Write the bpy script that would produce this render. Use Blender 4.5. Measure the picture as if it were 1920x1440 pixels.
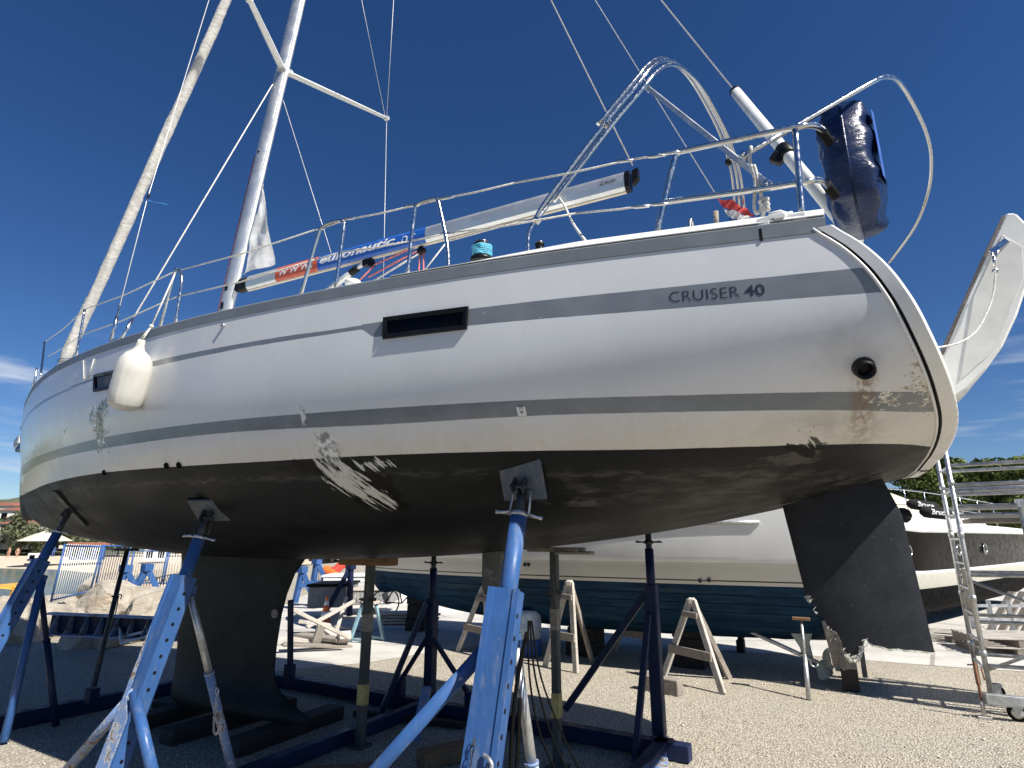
import bpy, bmesh, math, random
import numpy as np
from mathutils import Vector, Matrix, noise
for o in list(bpy.data.objects): bpy.data.objects.remove(o)
S = bpy.context.scene
COL = S.collection
R = math.radians
random.seed(7); RNG = np.random.default_rng(7)

# ------------------------------------------------------------------ camera, sky, sun, exposure
CAM_POS = Vector((11.25, -4.5, 1.85)); F_PX = 1100.0; PITCH = 14.8; YAW = 28.9
cam = bpy.data.cameras.new('camera'); cam_o = bpy.data.objects.new('camera', cam); COL.objects.link(cam_o)
cam.sensor_width = 36; cam.lens = F_PX/1920*36; cam.clip_end = 3000; cam.clip_start = .05
cam_o.location = CAM_POS; cam_o.rotation_euler = (R(90+PITCH), 0, R(YAW)); S.camera = cam_o

SUN = Vector((.95, -.21, 1.0)).normalized()          # direction towards the sun
sun = bpy.data.lights.new('sun', 'SUN'); sun.energy = 5.0; sun.angle = R(.53); sun.color = (1, .95, .87)
sun_o = bpy.data.objects.new('sun', sun); COL.objects.link(sun_o); sun_o.location = (20, -5, 25)
sun_o.rotation_euler = SUN.to_track_quat('Z', 'Y').to_euler()
CLOUD_SHIFT = 0.7
W = bpy.data.worlds.new('World'); S.world = W; W.use_nodes = True
wn = W.node_tree.nodes; wl = W.node_tree.links; wn.clear()
sky = wn.new('ShaderNodeTexSky'); sky.sky_type = 'NISHITA'; sky.sun_disc = False
sky.sun_elevation = math.asin(SUN.z); sky.sun_rotation = math.atan2(SUN.x, SUN.y)
sky.air_density = 1.0; sky.dust_density = .25; sky.ozone_density = 4.0; sky.altitude = 1500
# thin clouds low in the sky, on every side
geo = wn.new('ShaderNodeTexCoord'); sep = wn.new('ShaderNodeSeparateXYZ'); wl.new(geo.outputs['Generated'], sep.inputs[0])
mp = wn.new('ShaderNodeMapping'); mp.inputs['Scale'].default_value = (1.6, 1.6, 13); mp.inputs['Location'].default_value = (CLOUD_SHIFT, 0, 0); wl.new(geo.outputs['Generated'], mp.inputs[0])
nz = wn.new('ShaderNodeTexNoise'); nz.inputs['Scale'].default_value = 2.3; nz.inputs['Detail'].default_value = 7; nz.inputs['Roughness'].default_value = .55
wl.new(mp.outputs[0], nz.inputs['Vector'])
cr = wn.new('ShaderNodeMapRange'); cr.inputs[1].default_value = .50; cr.inputs[2].default_value = .72; cr.interpolation_type = 'SMOOTHSTEP'
wl.new(nz.outputs['Fac'], cr.inputs[0])
lo = wn.new('ShaderNodeMapRange'); lo.inputs[1].default_value = .20; lo.inputs[2].default_value = .29; lo.inputs[3].default_value = 1; lo.inputs[4].default_value = 0
lo.interpolation_type = 'SMOOTHSTEP'; wl.new(sep.outputs['Z'], lo.inputs[0])
mu = wn.new('ShaderNodeMath'); mu.operation = 'MULTIPLY'; wl.new(cr.outputs[0], mu.inputs[0]); wl.new(lo.outputs[0], mu.inputs[1])
m2 = wn.new('ShaderNodeMath'); m2.operation = 'MULTIPLY'; m2.inputs[1].default_value = .75; wl.new(mu.outputs[0], m2.inputs[0])
hs = wn.new('ShaderNodeHueSaturation'); hs.inputs['Saturation'].default_value = 1.22; hs.inputs['Hue'].default_value = .508; wl.new(sky.outputs[0], hs.inputs['Color'])
mx = wn.new('ShaderNodeMixRGB'); mx.inputs[2].default_value = (7.5, 8.2, 9.4, 1); wl.new(m2.outputs[0], mx.inputs[0]); wl.new(hs.outputs[0], mx.inputs[1])
bg = wn.new('ShaderNodeBackground'); bg.inputs[1].default_value = .057; wl.new(mx.outputs[0], bg.inputs[0])
wo = wn.new('ShaderNodeOutputWorld'); wl.new(bg.outputs[0], wo.inputs[0])
S.render.engine = 'CYCLES'
vs = S.view_settings; vs.view_transform = 'Standard'; vs.look = 'None'; vs.exposure = .72; vs.gamma = 1; vs.use_curve_mapping = False

# ------------------------------------------------------------------ from a point of the photograph to a place in the yard
_p, _a = R(PITCH), R(YAW)
_fh = Vector((-math.sin(_a), math.cos(_a), 0)); _r = Vector((math.cos(_a), math.sin(_a), 0)); _z = Vector((0, 0, 1))
_f = _fh*math.cos(_p)+_z*math.sin(_p); _u = -_fh*math.sin(_p)+_z*math.cos(_p)
def ray(px, py): return _r*(px-960)-_u*(py-720)+_f*F_PX
def at(px, py, x=None, y=None, z=None, d=None):
    r = ray(px, py)
    if d is not None: t = d/math.hypot(r.x, r.y)
    elif x is not None: t = (x-CAM_POS.x)/r.x
    elif y is not None: t = (y-CAM_POS.y)/r.y
    else: t = (z-CAM_POS.z)/r.z
    return CAM_POS+r*t
def G(px, py, z=0.0): return at(px, py, z=z)

# ------------------------------------------------------------------ mesh helpers
def frame_for(d):
    d = Vector(d).normalized(); u = Vector((0, 0, 1)) if abs(d.z) < .95 else Vector((1, 0, 0))
    s = d.cross(u).normalized(); return s, s.cross(d).normalized(), d
class MB:
    def __init__(self): self.v = []; self.f = []; self.sm = []; self.mi = []; self.cur = 0
    def add(self, vs, fs, smooth=False):
        o = len(self.v); self.v += [Vector(v) for v in vs]
        for f in fs: self.f.append([i+o for i in f]); self.sm.append(smooth); self.mi.append(self.cur)
        return self
    def box(self, c, s, rot=None):
        c = Vector(c); h = Vector(s)/2; M = rot or Matrix.Identity(3)
        vs = [c+M@Vector((sx*h.x, sy*h.y, sz*h.z)) for sx in(-1, 1) for sy in(-1, 1) for sz in(-1, 1)]
        return self.add(vs, [(0,1,3,2),(4,6,7,5),(0,4,5,1),(2,3,7,6),(0,2,6,4),(1,5,7,3)])
    def beam(self, a, b, w, h, up=None, taper=1):
        a, b = Vector(a), Vector(b); d = (b-a).normalized(); up = Vector(up) if up is not None else (Vector((0,0,1)) if abs(d.z) < .93 else Vector((0,1,0)))
        s = d.cross(up).normalized(); u = s.cross(d).normalized(); vs = []
        for p, k in((a, 1), (b, taper)):
            for i, j in((-1,-1),(1,-1),(1,1),(-1,1)): vs.append(p+s*(i*w/2*k)+u*(j*h/2*k))
        return self.add(vs, [(3,2,1,0),(4,5,6,7),(0,1,5,4),(1,2,6,5),(2,3,7,6),(3,0,4,7)])
    def tube(self, pts, r, n=8, cap=True, closed=False):
        pts = [Vector(p) for p in pts]; m = len(pts); rs = r if isinstance(r, (list, tuple)) else [r]*m
        vs = []; prev = None
        for i, p in enumerate(pts):
            if closed: d = pts[(i+1) % m]-pts[i-1]
            else: d = pts[min(i+1, m-1)]-pts[max(i-1, 0)]
            d.normalize()
            if prev is None: s, u, _ = frame_for(d)
            else:
                s = prev-d*prev.dot(d)
                s = s.normalized() if s.length > 1e-6 else frame_for(d)[0]
                u = s.cross(d).normalized()
            prev = s
            for k in range(n):
                t = 2*math.pi*k/n; vs.append(p+(s*math.cos(t)+u*math.sin(t))*rs[i])
        fs = []
        for i in range(m if closed else m-1):
            j = (i+1) % m
            for k in range(n): fs.append((i*n+k, j*n+k, j*n+(k+1) % n, i*n+(k+1) % n))
        self.add(vs, fs, True)
        if cap and not closed:
            o = len(self.v)-m*n
            self.f.append([o+k for k in range(n)]); self.sm.append(False); self.mi.append(self.cur)
            self.f.append([o+(m-1)*n+k for k in reversed(range(n))]); self.sm.append(False); self.mi.append(self.cur)
        return self
    def lathe(self, o, axis, prof, n=20, smooth=True):
        s, u, d = frame_for(axis); o = Vector(o); vs = []
        for r, h in prof:
            for k in range(n):
                t = 2*math.pi*k/n; vs.append(o+d*h+(s*math.cos(t)+u*math.sin(t))*max(r, 1e-4))
        fs = [(i*n+k, (i+1)*n+k, (i+1)*n+(k+1) % n, i*n+(k+1) % n) for i in range(len(prof)-1) for k in range(n)]
        self.add(vs, fs, smooth); o2 = len(self.v)-len(prof)*n
        for a in(0, len(prof)-1): self.f.append([o2+a*n+k for k in range(n)]); self.sm.append(False); self.mi.append(self.cur)
        return self
    def prism(self, poly, a, b=None):
        """poly: 3D points of one face, extruded by vector a"""
        poly = [Vector(p) for p in poly]; n = len(poly); a = Vector(a)
        vs = poly+[p+a for p in poly]
        return self.add(vs, [list(range(n)), list(range(2*n-1, n-1, -1))]+[(i, i+n, (i+1) % n+n, (i+1) % n) for i in range(n)])
    def grid(self, P, smooth=True, wrap=False):
        nr = len(P); nc = len(P[0]); vs = [p for r in P for p in r]
        fs = [(i*nc+j, (i+1)*nc+j, (i+1)*nc+(j+1) % nc, i*nc+(j+1) % nc) for i in range(nr-1) for j in range(nc if wrap else nc-1)]
        return self.add(vs, fs, smooth)
    def mesh(self, name, mats, off=Vector((0,0,0))):
        me = bpy.data.meshes.new(name); me.from_pydata([tuple(v-off) for v in self.v], [], self.f)
        me.polygons.foreach_set('use_smooth', self.sm); me.polygons.foreach_set('material_index', self.mi)
        for m in (mats if isinstance(mats, (list, tuple)) else [mats]): me.materials.append(m)
        bm = bmesh.new(); bm.from_mesh(me); bmesh.ops.recalc_face_normals(bm, faces=bm.faces); bm.to_mesh(me); bm.free()
        me.update(); return me
    def build(self, name, mats, parent=None, bevel=0):
        off = wloc(parent) if parent else Vector((0,0,0))
        if parent is None and self.v:
            lo = Vector([min(v[i] for v in self.v) for i in range(3)]); hi = Vector([max(v[i] for v in self.v) for i in range(3)])
            off = Vector(((lo.x+hi.x)/2, (lo.y+hi.y)/2, lo.z))
        o = bpy.data.objects.new(name, self.mesh(name, mats, off)); COL.objects.link(o)
        if parent: o.parent = parent
        else: o.location = off
        if bevel:
            b = o.modifiers.new('edge', 'BEVEL'); b.width = bevel; b.segments = 1; b.limit_method = 'ANGLE'; b.angle_limit = R(40)
        return o
def wloc(o):
    p = Vector((0,0,0))
    while o is not None: p += o.location; o = o.parent
    return p
def tag(o, label=None, cat=None, group=None, kind=None):
    if label: o['label'] = label
    if cat: o['category'] = cat
    if group: o['group'] = group
    if kind: o['kind'] = kind
    return o
def thing(name, loc, label, cat, group=None):
    o = bpy.data.objects.new(name, None); COL.objects.link(o); o.location = loc; o.empty_display_size = .2
    return tag(o, label, cat, group)
def copy_tree(o, parent=None):
    c = o.copy(); COL.objects.link(c); c.parent = parent
    for ch in o.children: copy_tree(ch, c)
    return c
def smooth_path(pts, n=8):
    pts = [Vector(p) for p in pts]; out = []
    for i in range(len(pts)-1):
        p0, p1, p2, p3 = pts[max(i-1, 0)], pts[i], pts[i+1], pts[min(i+2, len(pts)-1)]
        for k in range(n):
            t = k/n; out.append(.5*((2*p1)+(p2-p0)*t+(2*p0-5*p1+4*p2-p3)*t*t+(3*p1-p0-3*p2+p3)*t**3))
    return out+[pts[-1]]
def text_mesh(body, size=1, shear=0, bold=0, res=4, space=1):
    c = bpy.data.curves.new('lettering', 'FONT'); c.body = body; c.size = size; c.shear = shear; c.offset = bold; c.resolution_u = res; c.space_character = space
    o = bpy.data.objects.new('lettering', c); COL.objects.link(o)
    dg = bpy.context.evaluated_depsgraph_get(); me = bpy.data.meshes.new_from_object(o.evaluated_get(dg))
    V = [v.co.copy() for v in me.vertices]; Fc = [list(p.vertices) for p in me.polygons]
    bpy.data.objects.remove(o); bpy.data.meshes.remove(me); return V, Fc
def text_on(body, fn, mat, name, parent, shear=0, bold=0, space=1, width=1.0, height=1.0):
    """lettering scaled to 0..1 x 0..1, then laid on a surface by fn(u, v)"""
    V, Fc = text_mesh(body, 1, shear, bold, 6, space)
    x0 = min(v.x for v in V); x1 = max(v.x for v in V); y0 = min(v.y for v in V); y1 = max(v.y for v in V)
    m = MB(); m.add([fn((v.x-x0)/(x1-x0), (v.y-y0)/(y1-y0)) for v in V], Fc); return m.build(name, mat, parent)

# ------------------------------------------------------------------ materials
class NT:
    def __init__(self, name):
        self.m = bpy.data.materials.new(name); self.m.use_nodes = True; self.t = self.m.node_tree; self.n = self.t.nodes; self.l = self.t.links
        self.b = self.n['Principled BSDF']; self.tc = self.n.new('ShaderNodeTexCoord'); self.co = self.tc.outputs['Object']
    def link(self, a, b): self.l.new(a, b)
    def val(self, i, x):
        if hasattr(x, 'is_output') or isinstance(x, bpy.types.NodeSocket): self.link(x, i)
        else: i.default_value = x
    def noise(self, scale, detail=4, rough=.55, vec=None, dist=0):
        n = self.n.new('ShaderNodeTexNoise'); n.inputs['Scale'].default_value = scale; n.inputs['Detail'].default_value = detail; n.inputs['Roughness'].default_value = rough
        n.inputs['Distortion'].default_value = dist; self.link(vec or self.co, n.inputs['Vector']); return n.outputs['Fac']
    def vor(self, scale, feat='F1', out='Distance', vec=None, rnd=1):
        n = self.n.new('ShaderNodeTexVoronoi'); n.feature = feat; n.inputs['Scale'].default_value = scale; n.inputs['Randomness'].default_value = rnd
        self.link(vec or self.co, n.inputs['Vector']); return n.outputs[out]
    def map(self, scale=(1,1,1), rot=(0,0,0), vec=None):
        n = self.n.new('ShaderNodeMapping'); n.inputs['Scale'].default_value = scale; n.inputs['Rotation'].default_value = rot; self.link(vec or self.co, n.inputs[0]); return n.outputs[0]
    def rng(self, x, a, b, c=0, d=1, sm=True):
        n = self.n.new('ShaderNodeMapRange'); n.interpolation_type = 'SMOOTHSTEP' if sm else 'LINEAR'
        self.link(x, n.inputs[0])
        for i, k in enumerate((a, b, c, d)): n.inputs[i+1].default_value = k
        return n.outputs[0]
    def math(self, op, a, b=0, c=None):
        n = self.n.new('ShaderNodeMath'); n.operation = op; self.val(n.inputs[0], a); self.val(n.inputs[1], b)
        if c is not None: self.val(n.inputs[2], c)
        return n.outputs[0]
    def mix(self, f, a, b, mode='MIX'):
        n = self.n.new('ShaderNodeMixRGB'); n.blend_type = mode; self.val(n.inputs[0], f)
        for i, k in((1, a), (2, b)):
            if isinstance(k, (tuple, list)): n.inputs[i].default_value = (*k[:3], 1)
            else: self.link(k, n.inputs[i])
        return n.outputs[0]
    def attr(self, name):
        n = self.n.new('ShaderNodeAttribute'); n.attribute_name = name; return n.outputs['Fac']
    def sepz(self, vec=None):
        n = self.n.new('ShaderNodeSeparateXYZ'); self.link(vec or self.co, n.inputs[0]); return n.outputs
    def bump(self, h, s=.3, d=.01, nrm=None):
        n = self.n.new('ShaderNodeBump'); n.inputs['Strength'].default_value = s; n.inputs['Distance'].default_value = d; self.link(h, n.inputs['Height'])
        if nrm: self.link(nrm, n.inputs['Normal'])
        self.link(n.outputs[0], self.b.inputs['Normal']); return n.outputs[0]
    def done(self, col=None, rough=None, metal=None, spec=None):
        for k, v in(('Base Color', col), ('Roughness', rough), ('Metallic', metal), ('Specular IOR Level', spec)):
            if v is None: continue
            if isinstance(v, (tuple, list)): self.b.inputs[k].default_value = (*v[:3], 1)
            elif isinstance(v, (int, float)): self.b.inputs[k].default_value = v
            else: self.link(v, self.b.inputs[k])
        return self.m
def simple(name, col, rough=.5, metal=0, var=.25, scale=8, bump=0, bscale=40, spec=.5):
    t = NT(name); n = t.noise(scale, 5, .6); dark = [c*(1-var) for c in col]; lite = [min(1, c*(1+var)) for c in col]
    c = t.mix(t.rng(n, .3, .7), dark, lite)
    if bump: t.bump(t.noise(bscale, 4), bump, .006)
    return t.done(c, t.rng(t.noise(scale*2.3, 3), .3, .7, max(0, rough-.1), min(1, rough+.1)), metal, spec)
def worn(name, col, chip, under, rough=.45, metal=0, amt=.62, dirt=(.25,.2,.14), scale=9, streak=.45):
    """paint with chips, grime and streaks"""
    t = NT(name); n1 = t.noise(scale, 6, .65); n2 = t.noise(scale*5, 4, .6); st = t.noise(3, 5, .6, t.map((9, 9, .8)))
    base = t.mix(t.rng(t.noise(2.2, 4), .3, .75), [c*.82 for c in col], [min(1, c*1.18) for c in col])
    base = t.mix(t.math('MULTIPLY', t.rng(st, .5, .72), streak), base, dirt)
    f = t.math('ADD', t.math('MULTIPLY', n1, .65), t.math('MULTIPLY', n2, .35))
    ch = t.rng(f, amt, amt+.03); ru = t.rng(f, amt+.035, amt+.06)
    c = t.mix(ch, base, chip); c = t.mix(ru, c, under)
    t.bump(t.math('SUBTRACT', n2, t.math('MULTIPLY', ch, .6)), .25, .004)
    return t.done(c, t.rng(n1, .3, .7, rough-.12, rough+.2), metal, .3)
def wood(name, a, b, rough=.8, grain=(2, 30, 30)):
    t = NT(name); v = t.map(grain); n = t.noise(1.6, 7, .65, v, 1.5); k = t.noise(3, 4)
    c = t.mix(t.rng(n, .3, .7), a, b); c = t.mix(t.math('MULTIPLY', t.rng(k, .5, .75), .45), c, [x*.45 for x in a])
    t.bump(n, .5, .004); return t.done(c, rough)
M = {}
M['steel'] = simple('stainless_steel', (.60,.60,.59), .20, 1, .06, 20)
M['wire'] = simple('steel_wire', (.55,.55,.54), .45, .35, .1, 20)
M['alu'] = simple('anodised_aluminium', (.72,.72,.70), .38, .75, .05, 3, spec=.5)
M['alu_white'] = simple('white_painted_aluminium', (.74,.75,.73), .32, 0, .06, 4)
M['galv'] = simple('galvanised_steel', (.50,.51,.51), .48, .8, .22, 14, .15, 30)
M['white'] = simple('white_gelcoat', (.74,.74,.71), .28, 0, .05, 5)
M['deck'] = simple('deck_gelcoat', (.66,.66,.62), .5, 0, .06, 9)
M['rail_grey'] = simple('grey_rail', (.17,.19,.21), .45, 0, .10, 6)
M['black'] = simple('black_plastic', (.006,.006,.0065), .4, 0, .2, 9, spec=.25)
M['rubber'] = simple('black_rubber', (.008,.008,.008), .75, 0, .3, 14, .2, spec=.12)
M['glass'] = simple('dark_acrylic_glass', (.002,.0025,.0035), .16, 0, .1, 2, spec=.10)
M['rope_w'] = simple('white_rope', (.62,.60,.55), .8, 0, .25, 60, .5, 220)
M['rope_k'] = simple('black_rope', (.004,.004,.004), .9, 0, .3, 60, .5, 160, spec=.08)
M['rope_b'] = simple('light_blue_rope', (.10,.42,.58), .7, 0, .35, 60, .5, 200)
M['rope_r'] = simple('red_and_white_rope', (.55,.16,.15), .8, 0, .6, 70, .5, 200)
M['teak'] = wood('grey_teak', (.16,.13,.11), (.25,.21,.18), .8)
M['wood_pale'] = wood('weathered_pale_timber', (.34,.31,.27), (.60,.56,.50), .85)
M['wood_grey'] = wood('weathered_grey_timber', (.17,.15,.13), (.34,.30,.25), .9)
M['wood_brown'] = wood('brown_timber', (.13,.07,.03), (.28,.16,.08), .85)
M['wood_dark'] = wood('oil_stained_timber', (.018,.016,.014), (.045,.036,.028), .85)
M['jack_blue'] = worn('worn_blue_paint', (.035,.100,.27), (.42,.47,.55), (.20,.11,.07), .42, amt=.635, scale=7, dirt=(.16,.19,.25))
M['jack_old'] = worn('rubbed_blue_paint', (.16,.25,.45), (.40,.42,.45), (.18,.13,.10), .5, amt=.50, scale=6, dirt=(.30,.28,.26), streak=.8)
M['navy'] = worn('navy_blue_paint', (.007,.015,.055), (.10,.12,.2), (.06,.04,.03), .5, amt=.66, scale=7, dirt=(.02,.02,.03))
M['steel_dark'] = worn('dark_greasy_steel', (.05,.055,.06), (.22,.22,.22), (.12,.07,.04), .5, .5, amt=.6, scale=10)
M['pad_grey'] = worn('blue_grey_pad_paint', (.085,.105,.125), (.22,.24,.26), (.05,.05,.05), .55, .2, amt=.62, scale=9)
M['rust'] = simple('rusty_steel', (.20,.09,.05), .8, .2, .45, 18, .3)
M['green_post'] = worn('grey_green_post_paint', (.06,.07,.065), (.32,.32,.30), (.15,.10,.06), .6, amt=.62, scale=6)
M['yellow'] = simple('faded_yellow_paint', (.42,.34,.12), .6, 0, .35, 12)
M['red'] = simple('red_plastic', (.62,.05,.03), .4, 0, .1, 5)
M['orange'] = simple('orange_plastic', (.75,.16,.03), .45, 0, .12, 6)
M['paint_white'] = simple('white_paint', (.76,.76,.74), .45, 0, .08, 4)
M['paint_grey'] = simple('grey_paint', (.17,.18,.19), .5, 0, .15, 5)
M['beige'] = simple('beige_canvas', (.62,.55,.43), .8, 0, .08, 3, .3, 6)
M['sail'] = NT('sailcloth')
def _sail():
    t = M['sail']; n = t.noise(5, 6, .6, t.map((1, 1, 3)), 1); c = t.mix(t.rng(n, .3, .7), (.50,.48,.44), (.68,.66,.61))
    t.bump(t.noise(9, 5, .6, None, 1.2), .5, .02); return t.done(c, .75)
M['sail'] = _sail()
def _vinyl():
    t = NT('navy_vinyl'); n = t.noise(7, 5, .55, t.map((1.4, 1.4, 3.2)), 1.6)
    t.bump(n, .22, .03); return t.done(t.mix(t.rng(n, .3, .8), (.006,.014,.050), (.010,.024,.085)), .26, 0, .4)
M['vinyl'] = _vinyl()

# ------------------------------------------------------------------ hull lines of the yacht (metres, bow to the left, +Y away from the viewer)
HX = [-.25,0,.5,1,2,3,4,5,6,7,8,9,10,11,12,12.6]
HB = [.03,.16,.40,.62,.99,1.32,1.58,1.77,1.90,1.965,1.98,1.96,1.91,1.84,1.75,1.69]
HS = [3.665,3.66,3.645,3.63,3.60,3.58,3.56,3.52,3.475,3.435,3.385,3.33,3.265,3.18,3.10,3.05]
HK = [3.0,2.32,2.12,2.0,1.87,1.77,1.70,1.66,1.65,1.66,1.70,1.78,1.91,2.105,2.36,2.52]
HN = [1.5,1.6,1.7,1.8,2.0,2.2,2.45,2.75,3.05,3.3,3.4,3.45,3.45,3.4,3.3,3.3]
HM = [1.6,1.6,1.6,1.6,1.65,1.7,1.8,1.9,2.0,2.1,2.2,2.35,2.6,3.1,3.6,3.8]
def cub(x, xs, ys):
    n = len(xs)
    if x <= xs[0]: return ys[0]
    if x >= xs[-1]: return ys[-1]
    i = 0
    while xs[i+1] < x: i += 1
    def sl(k):
        if k == 0: return (ys[1]-ys[0])/(xs[1]-xs[0])
        if k == n-1: return (ys[-1]-ys[-2])/(xs[-1]-xs[-2])
        h0, h1 = xs[k]-xs[k-1], xs[k+1]-xs[k]; return ((ys[k]-ys[k-1])/h0*h1+(ys[k+1]-ys[k])/h1*h0)/(h0+h1)
    h = xs[i+1]-xs[i]; t = (x-xs[i])/h; a, b = sl(i), sl(i+1)
    return (2*t**3-3*t*t+1)*ys[i]+(t**3-2*t*t+t)*h*a+(3*t*t-2*t**3)*ys[i+1]+(t**3-t*t)*h*b
def half(x, z):
    zs, zk = cub(x, HX, HS), cub(x, HX, HK); u = min(1, max(0, (zs-z)/(zs-zk)))
    return cub(x, HX, HB)*max(0, 1-u**cub(x, HX, HN))**(1/cub(x, HX, HM))
TZ = [2.2,2.281,2.353,2.456,2.626,2.818,2.965,3.076,3.17]; TX = [11.69,11.688,11.68,11.645,11.587,11.523,11.456,11.38,11.29]
def hull_pt(x, z, off=0, side=-1):
    y = half(x, z); e = .004
    nx = -(half(x+e, z)-half(x-e, z))/(2*e); nz_ = -(half(x, min(z+e, cub(x,HX,HS)))-half(x, z-e))/(2*e)
    n = Vector((nx, 1, nz_)).normalized(); p = Vector((x, y, z))+n*off
    return Vector((p.x, side*p.y, p.z))
def hull_hit(px, py, off=0):
    r = ray(px, py).normalized(); s = 2.0
    while s < 14:
        p = CAM_POS+r*s
        if -.2 < p.x < 12.5:
            zs = cub(p.x, HX, HS)
            if cub(p.x, HX, HK) < p.z < zs+.3 and -p.y < half(p.x, min(p.z, zs)): return p
        s += .006
    return None
AF = ([-.25,3.87,5.48,6.65,7.74,8.86,9.67,10.59,11.2,11.69], [2.50,2.455,2.427,2.394,2.365,2.341,2.316,2.285,2.286,2.300])
L1 = ([0,2.17,4.16,5.70,7.80,8.91,10.12,10.64,11.54], [2.86,2.80,2.735,2.706,2.647,2.600,2.541,2.508,2.460])
L0 = ([0,1.83,4.08,5.65,7.77,8.87,10.09,10.62,11.54], [2.75,2.70,2.658,2.616,2.564,2.510,2.467,2.438,2.394])
U1 = ([0,3.08,5.41,6.6,7.82,8.8,9.56,10.81,11.46], [3.37,3.322,3.27,3.231,3.179,3.129,3.093,3.003,2.957])
U0a = ([0,3.12,5.42,6.6,7.83,8.79,9.4], [3.325,3.285,3.234,3.185,3.142,3.098,3.075])
U0b = ([8.8,9.555,10.7,11.3,11.6], [3.036,2.995,2.902,2.856,2.833])
def up_bottom(x):
    if x < 8.79: return cub(x, *U0a)
    t = min(1, (x-8.79)/.105); t = t*t*(3-2*t)*.5+t*.5; return cub(x, *U0a)*(1-t)+cub(x, *U0b)*t

def hull_material():
    t = NT('hull_gelcoat_and_antifouling'); A = t.attr
    edge = t.math('MULTIPLY', t.math('SUBTRACT', t.noise(14, 4), .5), .004)
    def step(a, w=.0012): return t.rng(t.math('ADD', a, edge), -w, w)
    cloud = t.noise(1.6, 4); fine = t.noise(24, 5, .6); mid = t.noise(5, 5, .6)
    gel = t.mix(t.rng(cloud, .3, .7), (.63,.64,.645), (.685,.695,.70))
    # yellowed band above the bottom paint, run marks
    streak = t.noise(2.4, 5, .6, t.map((7, 7, .55)))
    yel = t.math('MULTIPLY', t.rng(A('af'), 0.0, .22, 1, 0), t.rng(streak, .25, .75, .35, .9))
    yel = t.math('MULTIPLY', yel, t.math('MULTIPLY', A('aft'), .60))
    gel = t.mix(yel, gel, (.56,.49,.35))
    runs = t.math('MULTIPLY', t.rng(streak, .56, .74), .05); gel = t.mix(runs, gel, (.42,.39,.33))
    scum = t.math('MULTIPLY', A('scum'), t.rng(t.noise(9, 6, .7, t.map((1, 1, 3.5))), .50, .60)); gel = t.mix(t.math('MULTIPLY', scum, .55), gel, (.80,.77,.68))
    grey = t.mix(t.rng(mid, .3, .7), (.165,.185,.205), (.205,.225,.245))
    col = t.mix(step(A('st')), grey, gel)
    # rust under the exhaust, scuffs at the quarter
    rs = t.math('MULTIPLY', A('rust'), t.rng(t.noise(30, 5, .6, t.map((1.5, 1, .18))), .30, .62)); col = t.mix(t.math('MINIMUM', t.math('MULTIPLY', rs, 1.3), .75), col, (.19,.11,.045))
    soot = t.math('MULTIPLY', A('soot'), t.rng(mid, .38, .66)); col = t.mix(t.math('MULTIPLY', soot, .40), col, (.22,.20,.17))
    dn = t.math('ADD', t.math('MULTIPLY', t.noise(26, 6, .68), .6), t.math('MULTIPLY', t.noise(80, 4), .4))
    qs = t.math('MULTIPLY', A('quarter'), 1.0); qm = t.rng(t.math('ADD', dn, t.math('MULTIPLY', qs, .32)), .70, .73)
    col = t.mix(qm, col, t.mix(t.rng(t.noise(60, 4), .4, .6), (.30,.27,.21), (.72,.70,.63)))
    # chipped gelcoat at the bow
    bd = t.rng(t.math('ADD', t.noise(22, 6, .7, None, .6), t.math('MULTIPLY', A('break'), .72)), .80, .84)
    glass = t.mix(t.rng(t.noise(18, 5, .7, t.map((1, 1, 5)), .4), .42, .6), (.035,.045,.035), (.36,.38,.30))
    chips = t.rng(t.math('ADD', t.noise(17, 5, .65), t.math('MULTIPLY', A('break'), .62)), .72, .74)
    col = t.mix(chips, col, (.80,.80,.78)); col = t.mix(bd, col, glass)
    # bottom paint
    n3 = t.noise(3, 5, .6, t.map((.5, 1, 1))); af = t.mix(t.rng(n3, .3, .75), (.008,.0095,.010), (.015,.0165,.0165))
    af = t.mix(t.math('MULTIPLY', t.rng(t.noise(40, 4), .6, .8), .2), af, (.07,.07,.066))
    sc = t.math('MULTIPLY', A('scumline'), t.rng(t.noise(6, 6, .7, t.map((1, 1, 6))), .42, .6)); af = t.mix(t.math('MULTIPLY', sc, .36), af, (.15,.14,.125))
    worn_ = t.rng(t.math('ADD', t.noise(8, 6, .7, t.map((.6, 1, 2))), t.math('MULTIPLY', A('quarter2'), .34)), .72, .80); af = t.mix(t.math('MULTIPLY', worn_, .40), af, (.15,.142,.125))
    col = t.mix(step(A('af'), .0015), af, col)
    # the long scrape where it hit something: white filler, black torn paint
    sv = t.map((5, 1, 34), (0,0,0), t.map((1,1,1), (0, R(-47), 0))); s1 = t.math('ADD', t.math('MULTIPLY', t.math('SUBTRACT', t.noise(1.0, 6, .65, sv, .5), .5), 2.4), .5)
    s2_ = t.math('ADD', t.math('MULTIPLY', t.math('SUBTRACT', t.noise(5, 6, .65, t.map((1, 1, 3), (0,0,0), t.map((1,1,1), (0, R(-30), 0))), .6), .5), 1.8), .5)
    blk = t.rng(t.math('ADD', s2_, t.math('MULTIPLY', A('torn'), .62)), .76, .80); blk = t.math('MULTIPLY', blk, t.rng(A('torn'), .02, .12))
    wht = t.rng(t.math('ADD', s1, t.math('MULTIPLY', A('scrape'), .66)), .74, .78); wht = t.math('MULTIPLY', wht, t.rng(A('scrape'), .02, .10))
    col = t.mix(blk, col, (.004,.004,.004)); col = t.mix(wht, col, t.mix(fine, (.40,.39,.35), (.74,.73,.70)))
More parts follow.
